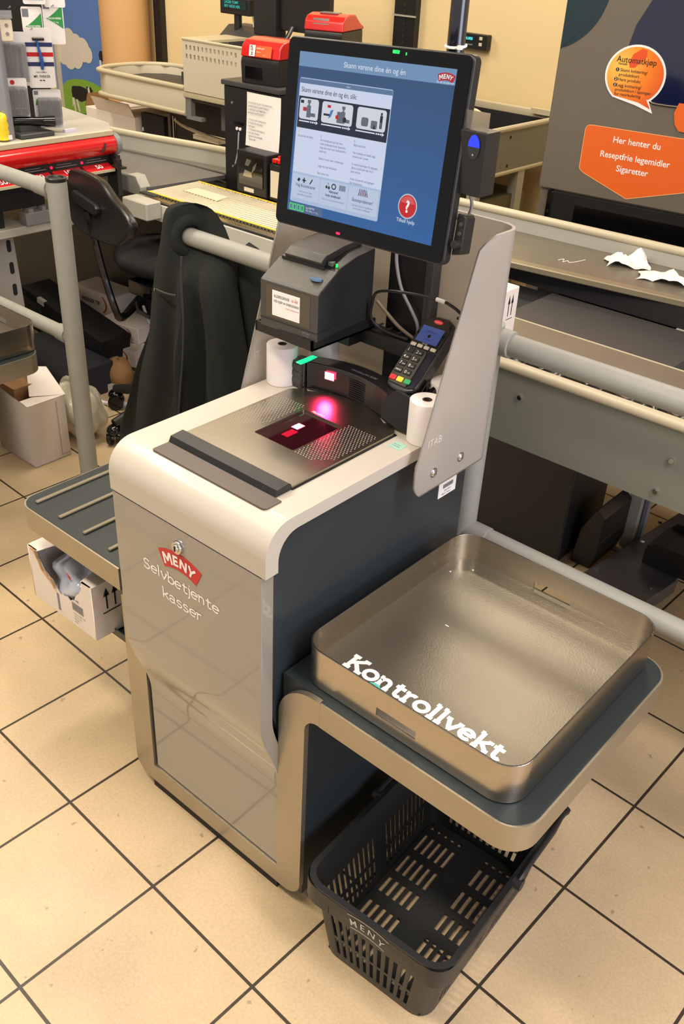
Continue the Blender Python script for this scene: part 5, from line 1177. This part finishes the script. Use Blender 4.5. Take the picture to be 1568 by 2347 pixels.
add('case', MB().box(-.10, .028, -.012, .03, -.005, .060, .006, 2), CREAM, sd_, local=True)
add('display', MB().box(-.06, -.012, -.0135, -.012, .012, .045), mat('lcd_grey', (120, 128, 104), .3, var=.05), sd_, local=True)
for z in (.018, .042): add('button', MB().cyl((.010, -.012, z), (.010, -.014, z), .0055, n=16), GREY, sd_, local=True)
add('tray_above', MB().box(-.10, .03, -.02, .05, .062, .066).box(-.10, .03, -.02, -.017, .066, .085), CLR, sd_, local=True)

# ---- clutter on the floor under the desk
wc = thing('open_carton', 'open white carton with raised flap standing on the floor behind the left shelf', 'box', (-2.77, 1.57, 0))
mb = MB(); x0, x1, y0, y1, h = -2.885, -2.658, 1.501, 1.647, .237
mb.poly([(x0, y0, 0), (x1, y0, 0), (x1, y0, h), (x0, y0, h + .022)]); mb.poly([(x1, y0, 0), (x1, y1, 0), (x1, y1, h), (x1, y0, h)]); mb.poly([(x1, y1, 0), (x0, y1, 0), (x0, y1, h), (x1, y1, h)]); mb.poly([(x0, y1, 0), (x0, y0, 0), (x0, y0, h + .022), (x0, y1, h)]); mb.poly([(x0, y0, .002), (x1, y0, .002), (x1, y1, .002), (x0, y1, .002)])
add('carton', mb, CARD, wc, solid=.003)
add('flap', MB().poly([(x1, y0, h), (x1, y1, h), (x1 - .062, y1, h - .004), (x1 - .062, y0 + .004, h - .004)]), CARD, wc, solid=.003)
add('flap', MB().poly([(x1 - .066, y0 + .050, h + .003), (x1 + .004, y1 + .004, h + .004), (x1 - .14, y1 + .03, h + .055), (x1 - .19, y1 - .02, h + .055)]), CARD, wc, solid=.003)
add('inner_liner', MB().box(-2.87, -2.765, 1.52, 1.64, .01, .262), KRAFT, wc)
mb = MB(); mb.box(-2.6575, -2.6565, 1.612, 1.6125, .014, .225).box(-2.6575, -2.6565, 1.612, 1.645, .014, .0145)
add('glue_seam', mb, INKG, wc, smooth=0)
PBG = mat('milky_bag', (206, 200, 178), .3, trans=.25, var=.12, vscale=20)
o = add('plastic_bag', crumple(-2.765, 1.765, .105, .12, .085, .10, 21, 36, .28), PBG, smooth=60); tag(o, 'crumpled milky plastic bag behind the open white carton', 'plastic bag')
o = add('tape_curl', MB().tube([(-3.02, 2.02, .004), (-2.98, 1.985, .006), (-2.92, 1.985, .004), (-2.86, 2.03, .003), (-2.80, 2.10, .003)], .009, 6, smooth=5), PAPER); tag(o, 'curl of white paper strip lying on the tiles near the castors', 'paper strip')
o = add('floor_batten', MB().box(-3.16, -2.93, 2.02, 2.06, .0, .035, M=T(-3.05, 2.04, 0) @ Matrix.Rotation(R_(38), 4, 'Z') @ T(3.05, -2.04, 0)), LGREY); tag(o, 'pale flat strip on the floor under the cash desk', 'batten')
def blackbox(label, M, w, d, h, open_):
    t = thing('black_carton', label, 'box', M=M, group='black cartons under the desk')
    add('case', MB().box(0, w, 0, d, 0, h, .002, 1), BLKM, t, local=True)
    for s_ in (.22, .62): add('white_tab', MB().box(w * s_, w * s_ + .05, -.0008, .0, h - .022, h + .0006).box(w * s_, w * s_ + .05, -.0008, .018, h, h + .0008), PAPER, t, local=True)
    if open_: add('tray_insert', MB().box(.02, .16, -.0012, -.0002, .04, h - .03), DGREY, t, local=True)
    return t
def mframe(o, a, b, c): return Matrix(((a[0], b[0], c[0], o[0]), (a[1], b[1], c[1], o[1]), (a[2], b[2], c[2], o[2]), (0, 0, 0, 1)))
def onb(u, v):
    u = Vector(u).normalized(); v = Vector(v); v = (v - u * v.dot(u)).normalized(); return u, v, u.cross(v)
blackbox('long black carton leaning down across the floor under the cash desk', mframe((-3.69, 2.12, .098), Vector((.987, 0, -.161)), Vector((0, 1, 0)), Vector((.161, 0, .987))), .58, .15, .17, True)
o = add('kraft_carton', MB().box(0, .20, 0, .08, 0, .08, .003, 1, M=T(-3.20, 2.03, .01) @ Matrix.Rotation(R_(20), 4, 'Z') @ Matrix.Rotation(R_(28), 4, 'Y')), KRAFT); tag(o, 'brown carton wedged under the leaning black carton', 'box')
o = add('dark_crate', MB().box(-3.45, -2.99, 1.86, 2.10, 0, .13, .004, 1), mat('navy_crate', (34, 34, 44), .6, var=.15)); tag(o, 'low dark navy crate on the floor behind the grey post', 'crate')
ORG = mat('orange_ring', (214, 130, 50), .5, var=.05); DRED = mat('dark_red_ring', (120, 36, 26), .5, var=.05)
def winner(label, M, w, d, h, flip=False):
    t = thing('printed_carton', label, 'box', M=M, group='printed white cartons under the till')
    cs = add('carton', MB().box(0, w, 0, d, 0, h, .002, 1), CARD, t, local=True)
    for rr, m_, e in ((1.0, DRED, .0), (.95, ORG, .0002)):
        mb = MB(); P = arc(w * .42, h * .5, w * .40 * rr, h * .56 * rr, -40, 40, 10); Q = arc(w * .42, h * .5, w * .40 * (rr - .05), h * .56 * (rr - .03), -40, 40, 10)
        for i in range(10): shape(mb, [Q[i], P[i], P[i + 1], Q[i + 1]], 'xz', -.0006 - e)
        add('ring_print', mb, m_, cs, local=True, smooth=0)
    add('lettering', words([('WINNER TIP', w * (.42 if not flip else .42), h * (.42 if not flip else .6), h * .26, 'C', .02, 180 if flip else 0, .8)], 'xz', -.001), INK, cs, local=True, smooth=0)
    return t
Wm = lambda x, y, z, rz, rx=0, ry=0: T(x, y, z) @ Matrix.Rotation(R_(rz), 4, 'Z') @ Matrix.Rotation(R_(ry), 4, 'Y') @ Matrix.Rotation(R_(rx), 4, 'X')
winner('printed white carton, upper rear one of the pile under the till', Wm(-3.585, 2.34, .142, 4), .27, .14, .105)
winner('printed white carton, lower rear one of the pile under the till', Wm(-3.57, 2.33, .030, 4), .28, .16, .11)
winner('printed white carton lying upside down on the brown bag', Wm(-3.30, 2.26, .112, 12), .22, .14, .07, True)
winner('printed white carton with flap nearest the chair stem', Wm(-3.27, 2.19, .035, 14), .24, .10, .075, True)
bgp = add('paper_bag', crumple(-3.0, 2.13, .065, .065, .055, .065, 31, 24, .10), KRAFT, smooth=60); tag(bgp, 'crumpled brown paper bag beside the black castors', 'paper bag')
o = add('cable_tangle', MB(), BC)
me_ = o.data; bpy.data.objects.remove(o)
rnd = random.Random(11)
for i in range(9):
    x = -2.28 + .075 * i; P = [(x + rnd.uniform(-.02, .02), 2.18 + rnd.uniform(-.03, .02), .72 - .11 * k + rnd.uniform(-.03, .03)) for k in range(6)]
    P = [(p[0] + .03 * math.sin(k * 1.3 + i), p[1], p[2]) for k, p in enumerate(P)]
    tag(add('hanging_cable', MB().tube(P, .0045, 6, smooth=5), BC, smooth=60), 'black cable hanging among others under the roller table behind the jacket', 'cable', 'black cables hanging under the till')
# ================================================================== second till far behind, wall fittings, cow poster
l2 = thing('rear_checkout_conveyor', 'cream-sided checkout conveyor with rounded end standing in front of the cow poster', 'conveyor', (-4.5, 3.7, 0), group='till conveyors')
CRP = mat('cream_panel', (206, 198, 176), .45, var=.04, vscale=4)
P2 = [(-4.70, 4.02), (-4.86, 3.98), (-4.955, 3.86), (-4.965, 3.66), (-4.91, 3.545), (-4.80, 3.505), (-4.12, 3.50)]
mb = MB()
for a, c in zip(P2[:-1], P2[1:]): mb.poly([(*a, .785), (*c, .785), (*c, .90), (*a, .90)])
add('side_panel', mb, CRP, l2, solid=.012, offset=0, smooth=60)
add('bumper_edge', MB().tube([(*p, .905) for p in P2], .014, 12, smooth=4), RIMM, l2, smooth=60); add('bumper_edge', MB().tube([(*p, .78) for p in P2], .013, 12, smooth=4), RIMM, l2, smooth=60)
add('belt', MB().prism([(-4.93, 3.55), (-4.12, 3.51), (-3.31, 3.51), (-3.31, 4.1), (-4.75, 4.1), (-4.93, 3.9)], 'xy', .845, .857), BELT, l2)
add('guide_rail', MB().box(-4.62, -4.15, 3.90, 3.93, .86, .90), DGREY, l2)
add('cream_rail', MB().box(-4.13, -3.22, 3.49, 3.52, .862, .892, .006, 2), RIMM, l2)
add('end_frame', MB().box(-4.12, -4.08, 3.50, 3.53, .755, .862).box(-4.08, -4.0, 3.50, 3.53, .755, .772), GREY, l2)
add('body_panel', MB().box(-4.45, -3.22, 3.66, 4.1, 0, .84), CAB, l2); add('inner_panel', MB().box(-4.0, -3.22, 3.64, 3.655, .70, .86), GREY, l2)
gb = thing('perforated_guard', 'cream metal screen with two rows of square holes on the rear conveyor', 'guard', (-3.8, 3.5, .89))
mb = MB(); hs_ = []
for r_ in range(2):
    for i in range(13):
        x = -4.092 + .0305 * i; z = 1.094 - .042 * r_; hs_.append(R4(x, x + .013, z, z + .022))
mb.prism(R4(-4.115, -3.32, .894, 1.140), 'xz', 3.488, 3.496, holes=hs_)
add('front_sheet', mb, CRP, gb, smooth=0)
add('end_sheet', MB().box(-4.115, -4.107, 3.496, 3.80, .894, 1.140), CRP, gb)
add('top_rim', MB().box(-4.12, -3.32, 3.484, 3.50, 1.134, 1.148, .004, 1).box(-4.12, -3.95, 3.50, 3.80, 1.134, 1.146), RIMM, gb)
add('inner_shelf', MB().box(-4.1, -3.32, 3.5, 3.80, .90, 1.04), GREY, gb)
fo = thing('foot_bar', 'chrome foot bar on posts below the rear conveyor', 'bar', (-4.0, 3.5, 0))
add('bar', MB().tube([(-4.215, 3.50, .735), (-4.10, 3.48, .715), (-3.83, 3.47, .697), (-3.25, 3.47, .69)], .009, 10, smooth=4), CHROME, fo)
for x in (-4.22, -3.25): add('post', MB().cyl((x, 3.5, 0), (x, 3.5, .755), .011, n=14), CHROME, fo)
add('bar_shelf', MB().box(-4.06, -3.86, 3.49, 3.55, .665, .688), CREAM, fo)
bxf = thing('white_carton', 'white carton with open brown flap on the floor below the cow poster', 'box', (-4.7, 3.6, 0))
add('carton', MB().box(-5.17, -4.70, 3.60, 3.90, 0, .665, .003, 1), CARD, bxf)
add('flap', MB().poly([(-5.06, 3.60, .665), (-4.70, 3.60, .665), (-4.705, 3.565, .738), (-5.06, 3.565, .738)]), CARD, bxf, solid=.004)
add('inner_flap', MB().poly([(-5.17, 3.78, .665), (-5.17, 3.60, .665), (-5.165, 3.62, .735), (-5.165, 3.76, .735)]).poly([(-5.17, 3.90, .665), (-4.70, 3.90, .665), (-4.70, 3.92, .735), (-5.17, 3.92, .735)]), KRAFT, bxf, solid=.004)
dk = thing('dark_cupboard', 'black cupboard standing beside the white carton beneath the rear conveyor', 'cupboard', (-4.55, 3.7, 0))
add('carcass', MB().box(-4.66, -4.46, 3.62, 3.65, 0, .70), BLKM, dk); add('latch', MB().box(-4.652, -4.645, 3.616, 3.62, .60, .62), PAPER, dk)
# equipment on the rear till
cp = thing('pole_display', 'customer pole display with blue-green digits at the top edge', 'display', (-4.16, 3.9, .9))
add('head', MB().box(-4.265, -4.035, 3.89, 3.945, 1.235, 1.315, .004, 1), BLK, cp)
ds = add('digit_window', MB().box(-4.245, -4.06, 3.887, 3.8895, 1.262, 1.305), mat('teal_display', (10, 26, 26), .2, emit=(14, 40, 40), es=.7), cp)
add('lettering', words([('LAGER TOMT', -4.225, 1.287, .018, 'L', .01), ('BRY NEDE HER', -4.225, 1.268, .018, 'L', .01)], 'xz', 3.886), mat('teal_digits', (40, 140, 140), .4, emit=(50, 150, 150), es=.9), ds, smooth=0)
add('pole', MB().cyl((-4.155, 3.92, .9), (-4.155, 3.92, 1.24), .021, n=18), BLK, cp)
rp2 = thing('rear_receipt_printer', 'black receipt printer with paper strip behind the perforated guard', 'printer', (-4.1, 3.95, .9))
add('case', MB().prism([(3.86, 1.04), (3.86, 1.13), (3.93, 1.182), (4.06, 1.182), (4.06, 1.04)], 'yz', -4.245, -3.93, bev=.006, seg=2), DGREY, rp2)
add('paper_strip', MB().grid(lambda u, v: (-4.06 + .12 * u - .04 * v, 3.94 + .03 * v, 1.18 + .085 * v - .03 * u * v), 4, 6), PAPER, rp2)
sm = thing('rear_till_monitor', 'black till monitor on a stand seen from behind at the top edge', 'monitor', (-3.75, 3.9, .9))
add('panel', MB().box(-3.845, -3.46, 3.875, 3.915, 1.195, 1.52, .006, 2), BLK, sm)
add('rear_housing', MB().box(-3.965, -3.80, 3.85, 3.93, 1.16, 1.45, .008, 2), BLKM, sm); add('stand', MB().box(-3.93, -3.86, 3.88, 3.94, .9, 1.17, .004, 1), BLK, sm)
for i in range(3): add('lead', MB().tube([(-3.70 + .01 * i, 3.86, 1.22), (-3.72 + .012 * i, 3.84, 1.17), (-3.76 + .01 * i, 3.83, 1.13), (-3.79, 3.83, 1.10)], .004, 6, smooth=4), GC if i == 1 else BC, sm)
re_ = thing('rear_packing_bin', 'grey-green packing bin end of the rear till with cream bumper edges left of the machine', 'packing bin', (-2.45, 4.1, 0), group='till conveyors')
pn = add('end_panel', MB().box(-2.462, -2.45, 3.80, 4.50, .70, .895), GENAM, re_)
for z in (.861, .731): add('panel_hole', MB().cyl((-2.4505, 4.064, z), (-2.449, 4.064, z), .008, n=14), INK, pn)
add('bumper_edge', MB().tube([(-2.456, 3.78, .9), (-2.456, 4.50, .9)], .014, 10), RIMM, re_); add('bumper_edge', MB().tube([(-2.456, 3.80, .70), (-2.456, 4.42, .70)], .012, 10), RIMM, re_)
add('rear_rail', MB().box(-3.2, -2.44, 4.50, 4.53, .885, .925, .008, 2).box(-2.60, -2.42, 4.47, 4.50, .91, .935), RIMM, re_)
add('bin_floor', MB().box(-3.2, -2.462, 3.80, 4.50, .70, .715), BLKM, re_); add('bin_back', MB().box(-3.2, -2.462, 4.49, 4.50, .70, .89), BLKM, re_)
add('under_frame', MB().box(-3.1, -2.47, 3.9, 4.3, 0, .58), mat('olive_panel', (92, 88, 62), .6, var=.1), re_); add('frame_post', MB().box(-2.50, -2.45, 4.18, 4.24, 0, .69), LGREY, re_); add('frame_post', MB().box(-2.50, -2.45, 3.82, 3.86, 0, .69), LGREY, re_)
o = add('clear_bag', crumple(-2.55, 3.86, .94, .07, .06, .055, 41, 20, .15), CLR, smooth=60); tag(o, 'clear plastic bag caught on the edge of the rear packing bin', 'plastic bag')
# wall fittings
def rail(x0, x1, label):
    t = thing('wall_upright', label, 'shelf upright', ((x0 + x1) / 2, 4.58, 0), group='black slotted wall uprights')
    add('channel', MB().box(x0, x1, 4.555, 4.598, 0, 3.0), BLK, t)
    mb = MB()
    for k in range(70): mb.box((x0 + x1) / 2 - .006, (x0 + x1) / 2 + .006, 4.553, 4.556, .5 + .03 * k, .515 + .03 * k)
    add('slots', mb, INK, t, smooth=0); return t
rail(-5.66, -5.585, 'black slotted upright on the cream wall beside the tan column')
rail(-3.585, -3.44, 'wide black upright on the cream wall behind the touch screen top')
add_r = add('tie', MB().box(-3.59, -3.435, 4.545, 4.556, 1.262, 1.270), LGREY, [x for x in bpy.data.objects if x.name == 'wall_upright.001'][0])
co_ = struct(add('column_left', MB().cyl((-5.82, 4.43, 0), (-5.82, 4.43, 3.0), .165, n=40), mat('tan_column', (206, 164, 112), .6, var=.05, vscale=3)))
dsp = thing('wall_readout', 'small black readout with cyan digits mounted on the cream wall right of the sign pole', 'display', (-3.05, 4.57, 1.19))
add('case', MB().box(-3.17, -2.965, 4.555, 4.60, 1.150, 1.222, .004, 1), BLK, dsp)
dg_ = add('digit_window', MB().box(-3.10, -3.035, 4.5525, 4.555, 1.188, 1.212), mat('teal_window', (8, 20, 22), .2, emit=(10, 30, 34), es=.6), dsp)
add('lettering', words([('0.000', -3.094, 1.193, .019, 'L', .01)], 'xz', 4.552), mat('cyan_digits', (60, 200, 210), .4, emit=(70, 220, 225), es=1.3), dg_, smooth=0)
for z in (1.176, 1.204): add('button', MB().box(-3.012, -2.992, 4.552, 4.555, z - .008, z + .008, .002, 1), CREAM, dsp)
add('button', MB().box(-3.155, -3.135, 4.552, 4.555, 1.19, 1.205, .002, 1), DGREY, dsp)
add('caption_strip', MB().box(-3.11, -3.05, 4.5535, 4.555, 1.168, 1.174), GREY, dsp)
# poster
ps = thing('cow_poster', 'large blue poster of cows on green hills under white clouds at the far left', 'poster', (-6.4, 4.58, 1.0))
SKY = mat('poster_blue', (88, 132, 208), .5, var=.06, vscale=2); HILL = mat('poster_green', (130, 178, 66), .5, var=.06); HILD = mat('poster_dark_green', (70, 128, 44), .5, var=.06); CLD = mat('poster_cloud', (226, 222, 214), .5, var=.02)
D = 4.545
add('board', MB().box(-6.80, -5.985, D, 4.598, 0, 2.2), SKY, ps)
add('edge_trim', MB().box(-6.83, -6.80, D - .02, 4.598, 0, 2.2), CREAM, ps)
add('blue_reflection', MB().box(-6.85, -6.83, D - .02, 4.598, 0, 2.2), mat('pale_blue_reflection', (120, 160, 236), .3), ps)  # blue reflection along the poster trim, put in as a coloured strip
def pz(pts, d): mb = MB(); inlay(mb, pts, 'xz', D - d, .0006); return mb
add('hill', pz([(-6.80, .0), (-6.80, .505)] + [(-6.80 + .815 * t, .505 + .075 * math.sin(PI * min(1, t * 1.1 + .12))) for t in [i / 12 for i in range(1, 13)]] + [(-5.985, 0)], .0004), HILL, ps, smooth=0)
add('hill', pz([(-6.80, 0), (-6.80, .285)] + [(-6.80 + .815 * t, .285 + .12 * t ** .7) for t in [i / 10 for i in range(1, 11)]] + [(-5.985, 0)], .0012), HILD, ps, smooth=0)
def cloud(cx, cz, k, bl, d=.0006):
    for i, (x, z, r) in enumerate(bl): add('cloud_puff', pz(arc(cx + x * k, cz + z * k, r * k, r * k, 0, 360, 20)[:-1], d + .0004 * i), CLD, ps, smooth=0)
cloud(-6.60, .775, .098, [(-1.5, -.2, 1.0), (-.6, .6, .85), (.3, .35, .8), (1.1, .1, .85), (1.65, -.15, .6), (.2, -.5, .8), (-.7, -.6, .85)])
cloud(-6.09, 1.085, .08, [(-.5, .1, .8), (.1, .7, .8), (.2, -.3, .8), (.8, .2, .7), (.5, 1.2, .6)], .0006)
cloud(-6.72, 1.30, .12, [(0, 0, 1), (.9, .2, .8), (-.6, .2, .8)], .0006)
CW_ = mat('cow_white', (222, 220, 214), .5, var=.02)
def cow(x, z, k, whole=True):
    def q(l): return [(x + a * k, z + b * k) for a, b in l]
    add('cow_body', pz(q([(0, .95), (.1, 1.18), (.8, 1.25), (1.2, 1.2), (1.45, .95), (1.3, .7), (.75, .52), (.3, .6), (.05, .62)]), .0020), INK, ps, smooth=0)
    add('cow_legs', pz(q([(.02, .65), (.2, .65), (.27, .0), (.15, 0), (.1, .35), (.0, .2)]), .0026), CW_, ps, smooth=0)
    add('cow_legs', pz(q([(.35, .6), (.48, .6), (.62, .05), (.52, .02), (.4, .3)]), .0026), CW_, ps, smooth=0)
    add('cow_head', pz(q([(1.25, 1.1), (1.3, 1.3), (1.65, 1.3), (1.78, 1.15), (1.62, .98), (1.68, .75), (1.45, .78), (1.32, .95)]), .0028), INK, ps, smooth=0)
    add('cow_blaze', pz(q([(1.38, 1.22), (1.5, 1.34), (1.56, 1.1), (1.50, .82), (1.42, .9)]), .0036), CW_, ps, smooth=0)
cow(-6.69, .335, .155)
cow(-6.30, .335, .155)
cow(-6.30, .665, .115)
# vending machine
vm = thing('vending_machine', 'tall grey-brown vending machine with orange stickers standing at the right', 'vending machine', (-1.83, 3.3, 0), rz=R_(6))
VG = mat('vending_grey', (104, 96, 84), .38, var=.03, vscale=4, coat=.2)
add('cabinet', MB().box(0, 1.1, 0, .75, .02, 1.95, .006, 2), VG, vm, local=True)
add('upper_door', MB().box(.0, 1.1, -.018, -.0005, .868, 1.95, .004, 1), VG, vm, local=True, label='grey-brown upper door')
dr_ = vm
TEAL = mat('teal_graphic', (14, 40, 48), .3, var=.1, coat=.4)
mb = MB(); inlay(mb, [(.003, 1.945), (.003, 1.343)] + arc(-.06, 1.55, .215, .215, -73, 0, 10) + [(.158, 1.72), (.22, 1.945)], 'xz', -.0182, .0012); add('teal_corner', mb, TEAL, vm, local=True)
NVY = mat('navy_window', (14, 20, 52), .1, var=.3, vscale=3, coat=1)
wp = [(.300, 1.945), (.300, 1.516), (.262, 1.44), (.248, 1.37), (.262, 1.30), (.30, 1.25), (.36, 1.216), (.42, 1.208), (.80, 1.22), (.80, 1.945)]
mb = MB(); inlay(mb, wp, 'xz', -.0182, .002); wv = add('navy_window', mb, NVY, vm, local=True)
add('chrome_trim', MB().tube([(p[0], -.020, p[1]) for p in wp[6:9]], .0045, 8, smooth=4), CHROME, vm, local=True)
ORS = mat('orange_print', (222, 98, 30), .42, var=.04)
ap = [(.172, 1.111)] + [(.555, 1.112), (.555, .944), (.346, .885)] + [(.168, .948)] + arc(.160, .968, .010, .014, 230, 180, 3) + arc(.162, 1.09, .014, .02, 170, 100, 4)
mb = MB(); inlay(mb, ap, 'xz', -.0182, .0008); ac = add('arrow_sticker', mb, ORS, vm, local=True, label='orange arrow sticker with white lettering')
mb = MB()
for i in range(len(ap)):
    a, c = Vector(ap[i]), Vector(ap[(i + 1) % len(ap)]); nrm = Vector((-(c - a).y, (c - a).x)).normalized() * .0022
    shape(mb, [a, c, c + nrm, a + nrm], 'xz', -.01925)
add('pale_outline', mb, mat('peach_line', (240, 176, 120), .5), ac, local=True, smooth=0)
add('lettering', words([('Her henter du', .344, 1.066, .030, 'C', .012), ('Reseptfrie legemidler', .347, 1.013, .030, 'C', .012), ('Sigaretter', .347, .972, .030, 'C', .012)], 'xz', -.0194), WHITE, ac, local=True, smooth=0)
# speech bubble
def bub(k):
    cx, cz = .291, 1.288; P = arc(cx, cz, .107 * k, .095 * k, -52, 232, 36)
    return P + [(cx + .02, cz - .092 * k), (.377 - (1 - k) * .1, 1.177 + (1 - k) * .25)] if k > .96 else P + [(cx + .03, cz - .088 * k), (.366, 1.190), (cx + .055, cz - .074 * k)]
mb = MB(); inlay(mb, bub(1.0), 'xz', -.0200, .0008); bu = add('bubble_sticker', mb, WHITE, vm, local=True, label='white-edged orange speech bubble sticker')
ob = bpy.data.materials.new('bubble_orange'); ob.use_nodes = True
def _ob():
    nt = ob.node_tree; N = nt.nodes; L = nt.links; tc = N.new('ShaderNodeTexCoord'); mp = N.new('ShaderNodeMapping'); L.new(tc.outputs['Object'], mp.inputs[0])
    mp.inputs['Location'].default_value = (-.235, 0, -1.315); gr = N.new('ShaderNodeVectorMath'); gr.operation = 'LENGTH'; L.new(mp.outputs[0], gr.inputs[0])
    mr = N.new('ShaderNodeMapRange'); mr.inputs[1].default_value = .02; mr.inputs[2].default_value = .19; L.new(gr.outputs['Value'], mr.inputs[0])
    cr = N.new('ShaderNodeValToRGB'); cr.color_ramp.elements[0].color = rgb(246, 190, 84); cr.color_ramp.elements[1].color = rgb(206, 58, 22)
    e = cr.color_ramp.elements.new(.45); e.color = rgb(236, 130, 36)
    L.new(mr.outputs[0], cr.inputs[0]); L.new(cr.outputs[0], N['Principled BSDF'].inputs['Base Color']); N['Principled BSDF'].inputs['Roughness'].default_value = .35
_ob()
mb = MB(); inlay(mb, bub(.93), 'xz', -.0210, .0006); bo_ = add('orange_fill', mb, ob, bu, local=True)
mb = MB(); inlay(mb, [(.262, 1.325), (.272, 1.352), (.300, 1.372), (.318, 1.368), (.320, 1.350), (.300, 1.328), (.285, 1.312), (.268, 1.310)], 'xz', -.0217, .0004); add('orange_flash', mb, mat('flash_orange', (220, 80, 30), .4, var=.04), bo_, local=True)
mb = words([('Automatkjøp', .288, 1.325, .0265, 'C', .004), ('Vensafe', .224, 1.3165, .0105, 'L', .008, 0, 1, .25), ('Skann kvittering/', .236, 1.296, .0145, 'L', .004), ('produktkort', .234, 1.2815, .0145, 'L', .004), ('Hent produkt', .234, 1.266, .0145, 'L', .004), ('Legg kvittering/', .232, 1.248, .0145, 'L', .004), ('produktkort i åpningen', .230, 1.234, .0138, 'L', .004), ('for resirkulering', .230, 1.220, .0145, 'L', .004)], 'xz', -.0222)
for z in (1.3005, 1.2705, 1.2525): shape(mb, arc(.2265, z, .0062, .0062, 0, 360, 16)[:-1], 'xz', -.0221)
add('lettering', mb, INK, bo_, local=True, smooth=0)
add('lettering', words([(d_, .2265, z - .0036, .0105, 'C', .02) for d_, z in (('1', 1.3005), ('2', 1.2705), ('3', 1.2525))], 'xz', -.0226), WHITE, bo_, local=True, smooth=0)
mb = MB(); inlay(mb, [(.56, 1.225), (.462, 1.222), (.452, 1.19), (.462, 1.155), (.48, 1.135), (.56, 1.13)], 'xz', -.0232, .0012); add('orange_label', mb, ORS, vm, local=True, label='orange label cut by the right edge')
add('lower_door', MB().box(.06, 1.1, -.012, -.0005, .10, .862, .003, 1), BLK, vm, local=True, label='black lower door')
add('door_recess', MB().box(.155, 1.0, -.0135, -.0118, .30, .825), BLKS, vm, local=True)
hg = add('hinge_bar', MB().prism(rrect(.040, .062, .60, .865, .010, 4), 'xz', -.016, -.0005, bev=.002, seg=1), BLKS, vm, local=True)
for z in (.785, .752): add('hinge_screw', MB().cyl((.051, -.016, z), (.051, -.0185, z), .006, n=12), CHROME, hg, local=True)
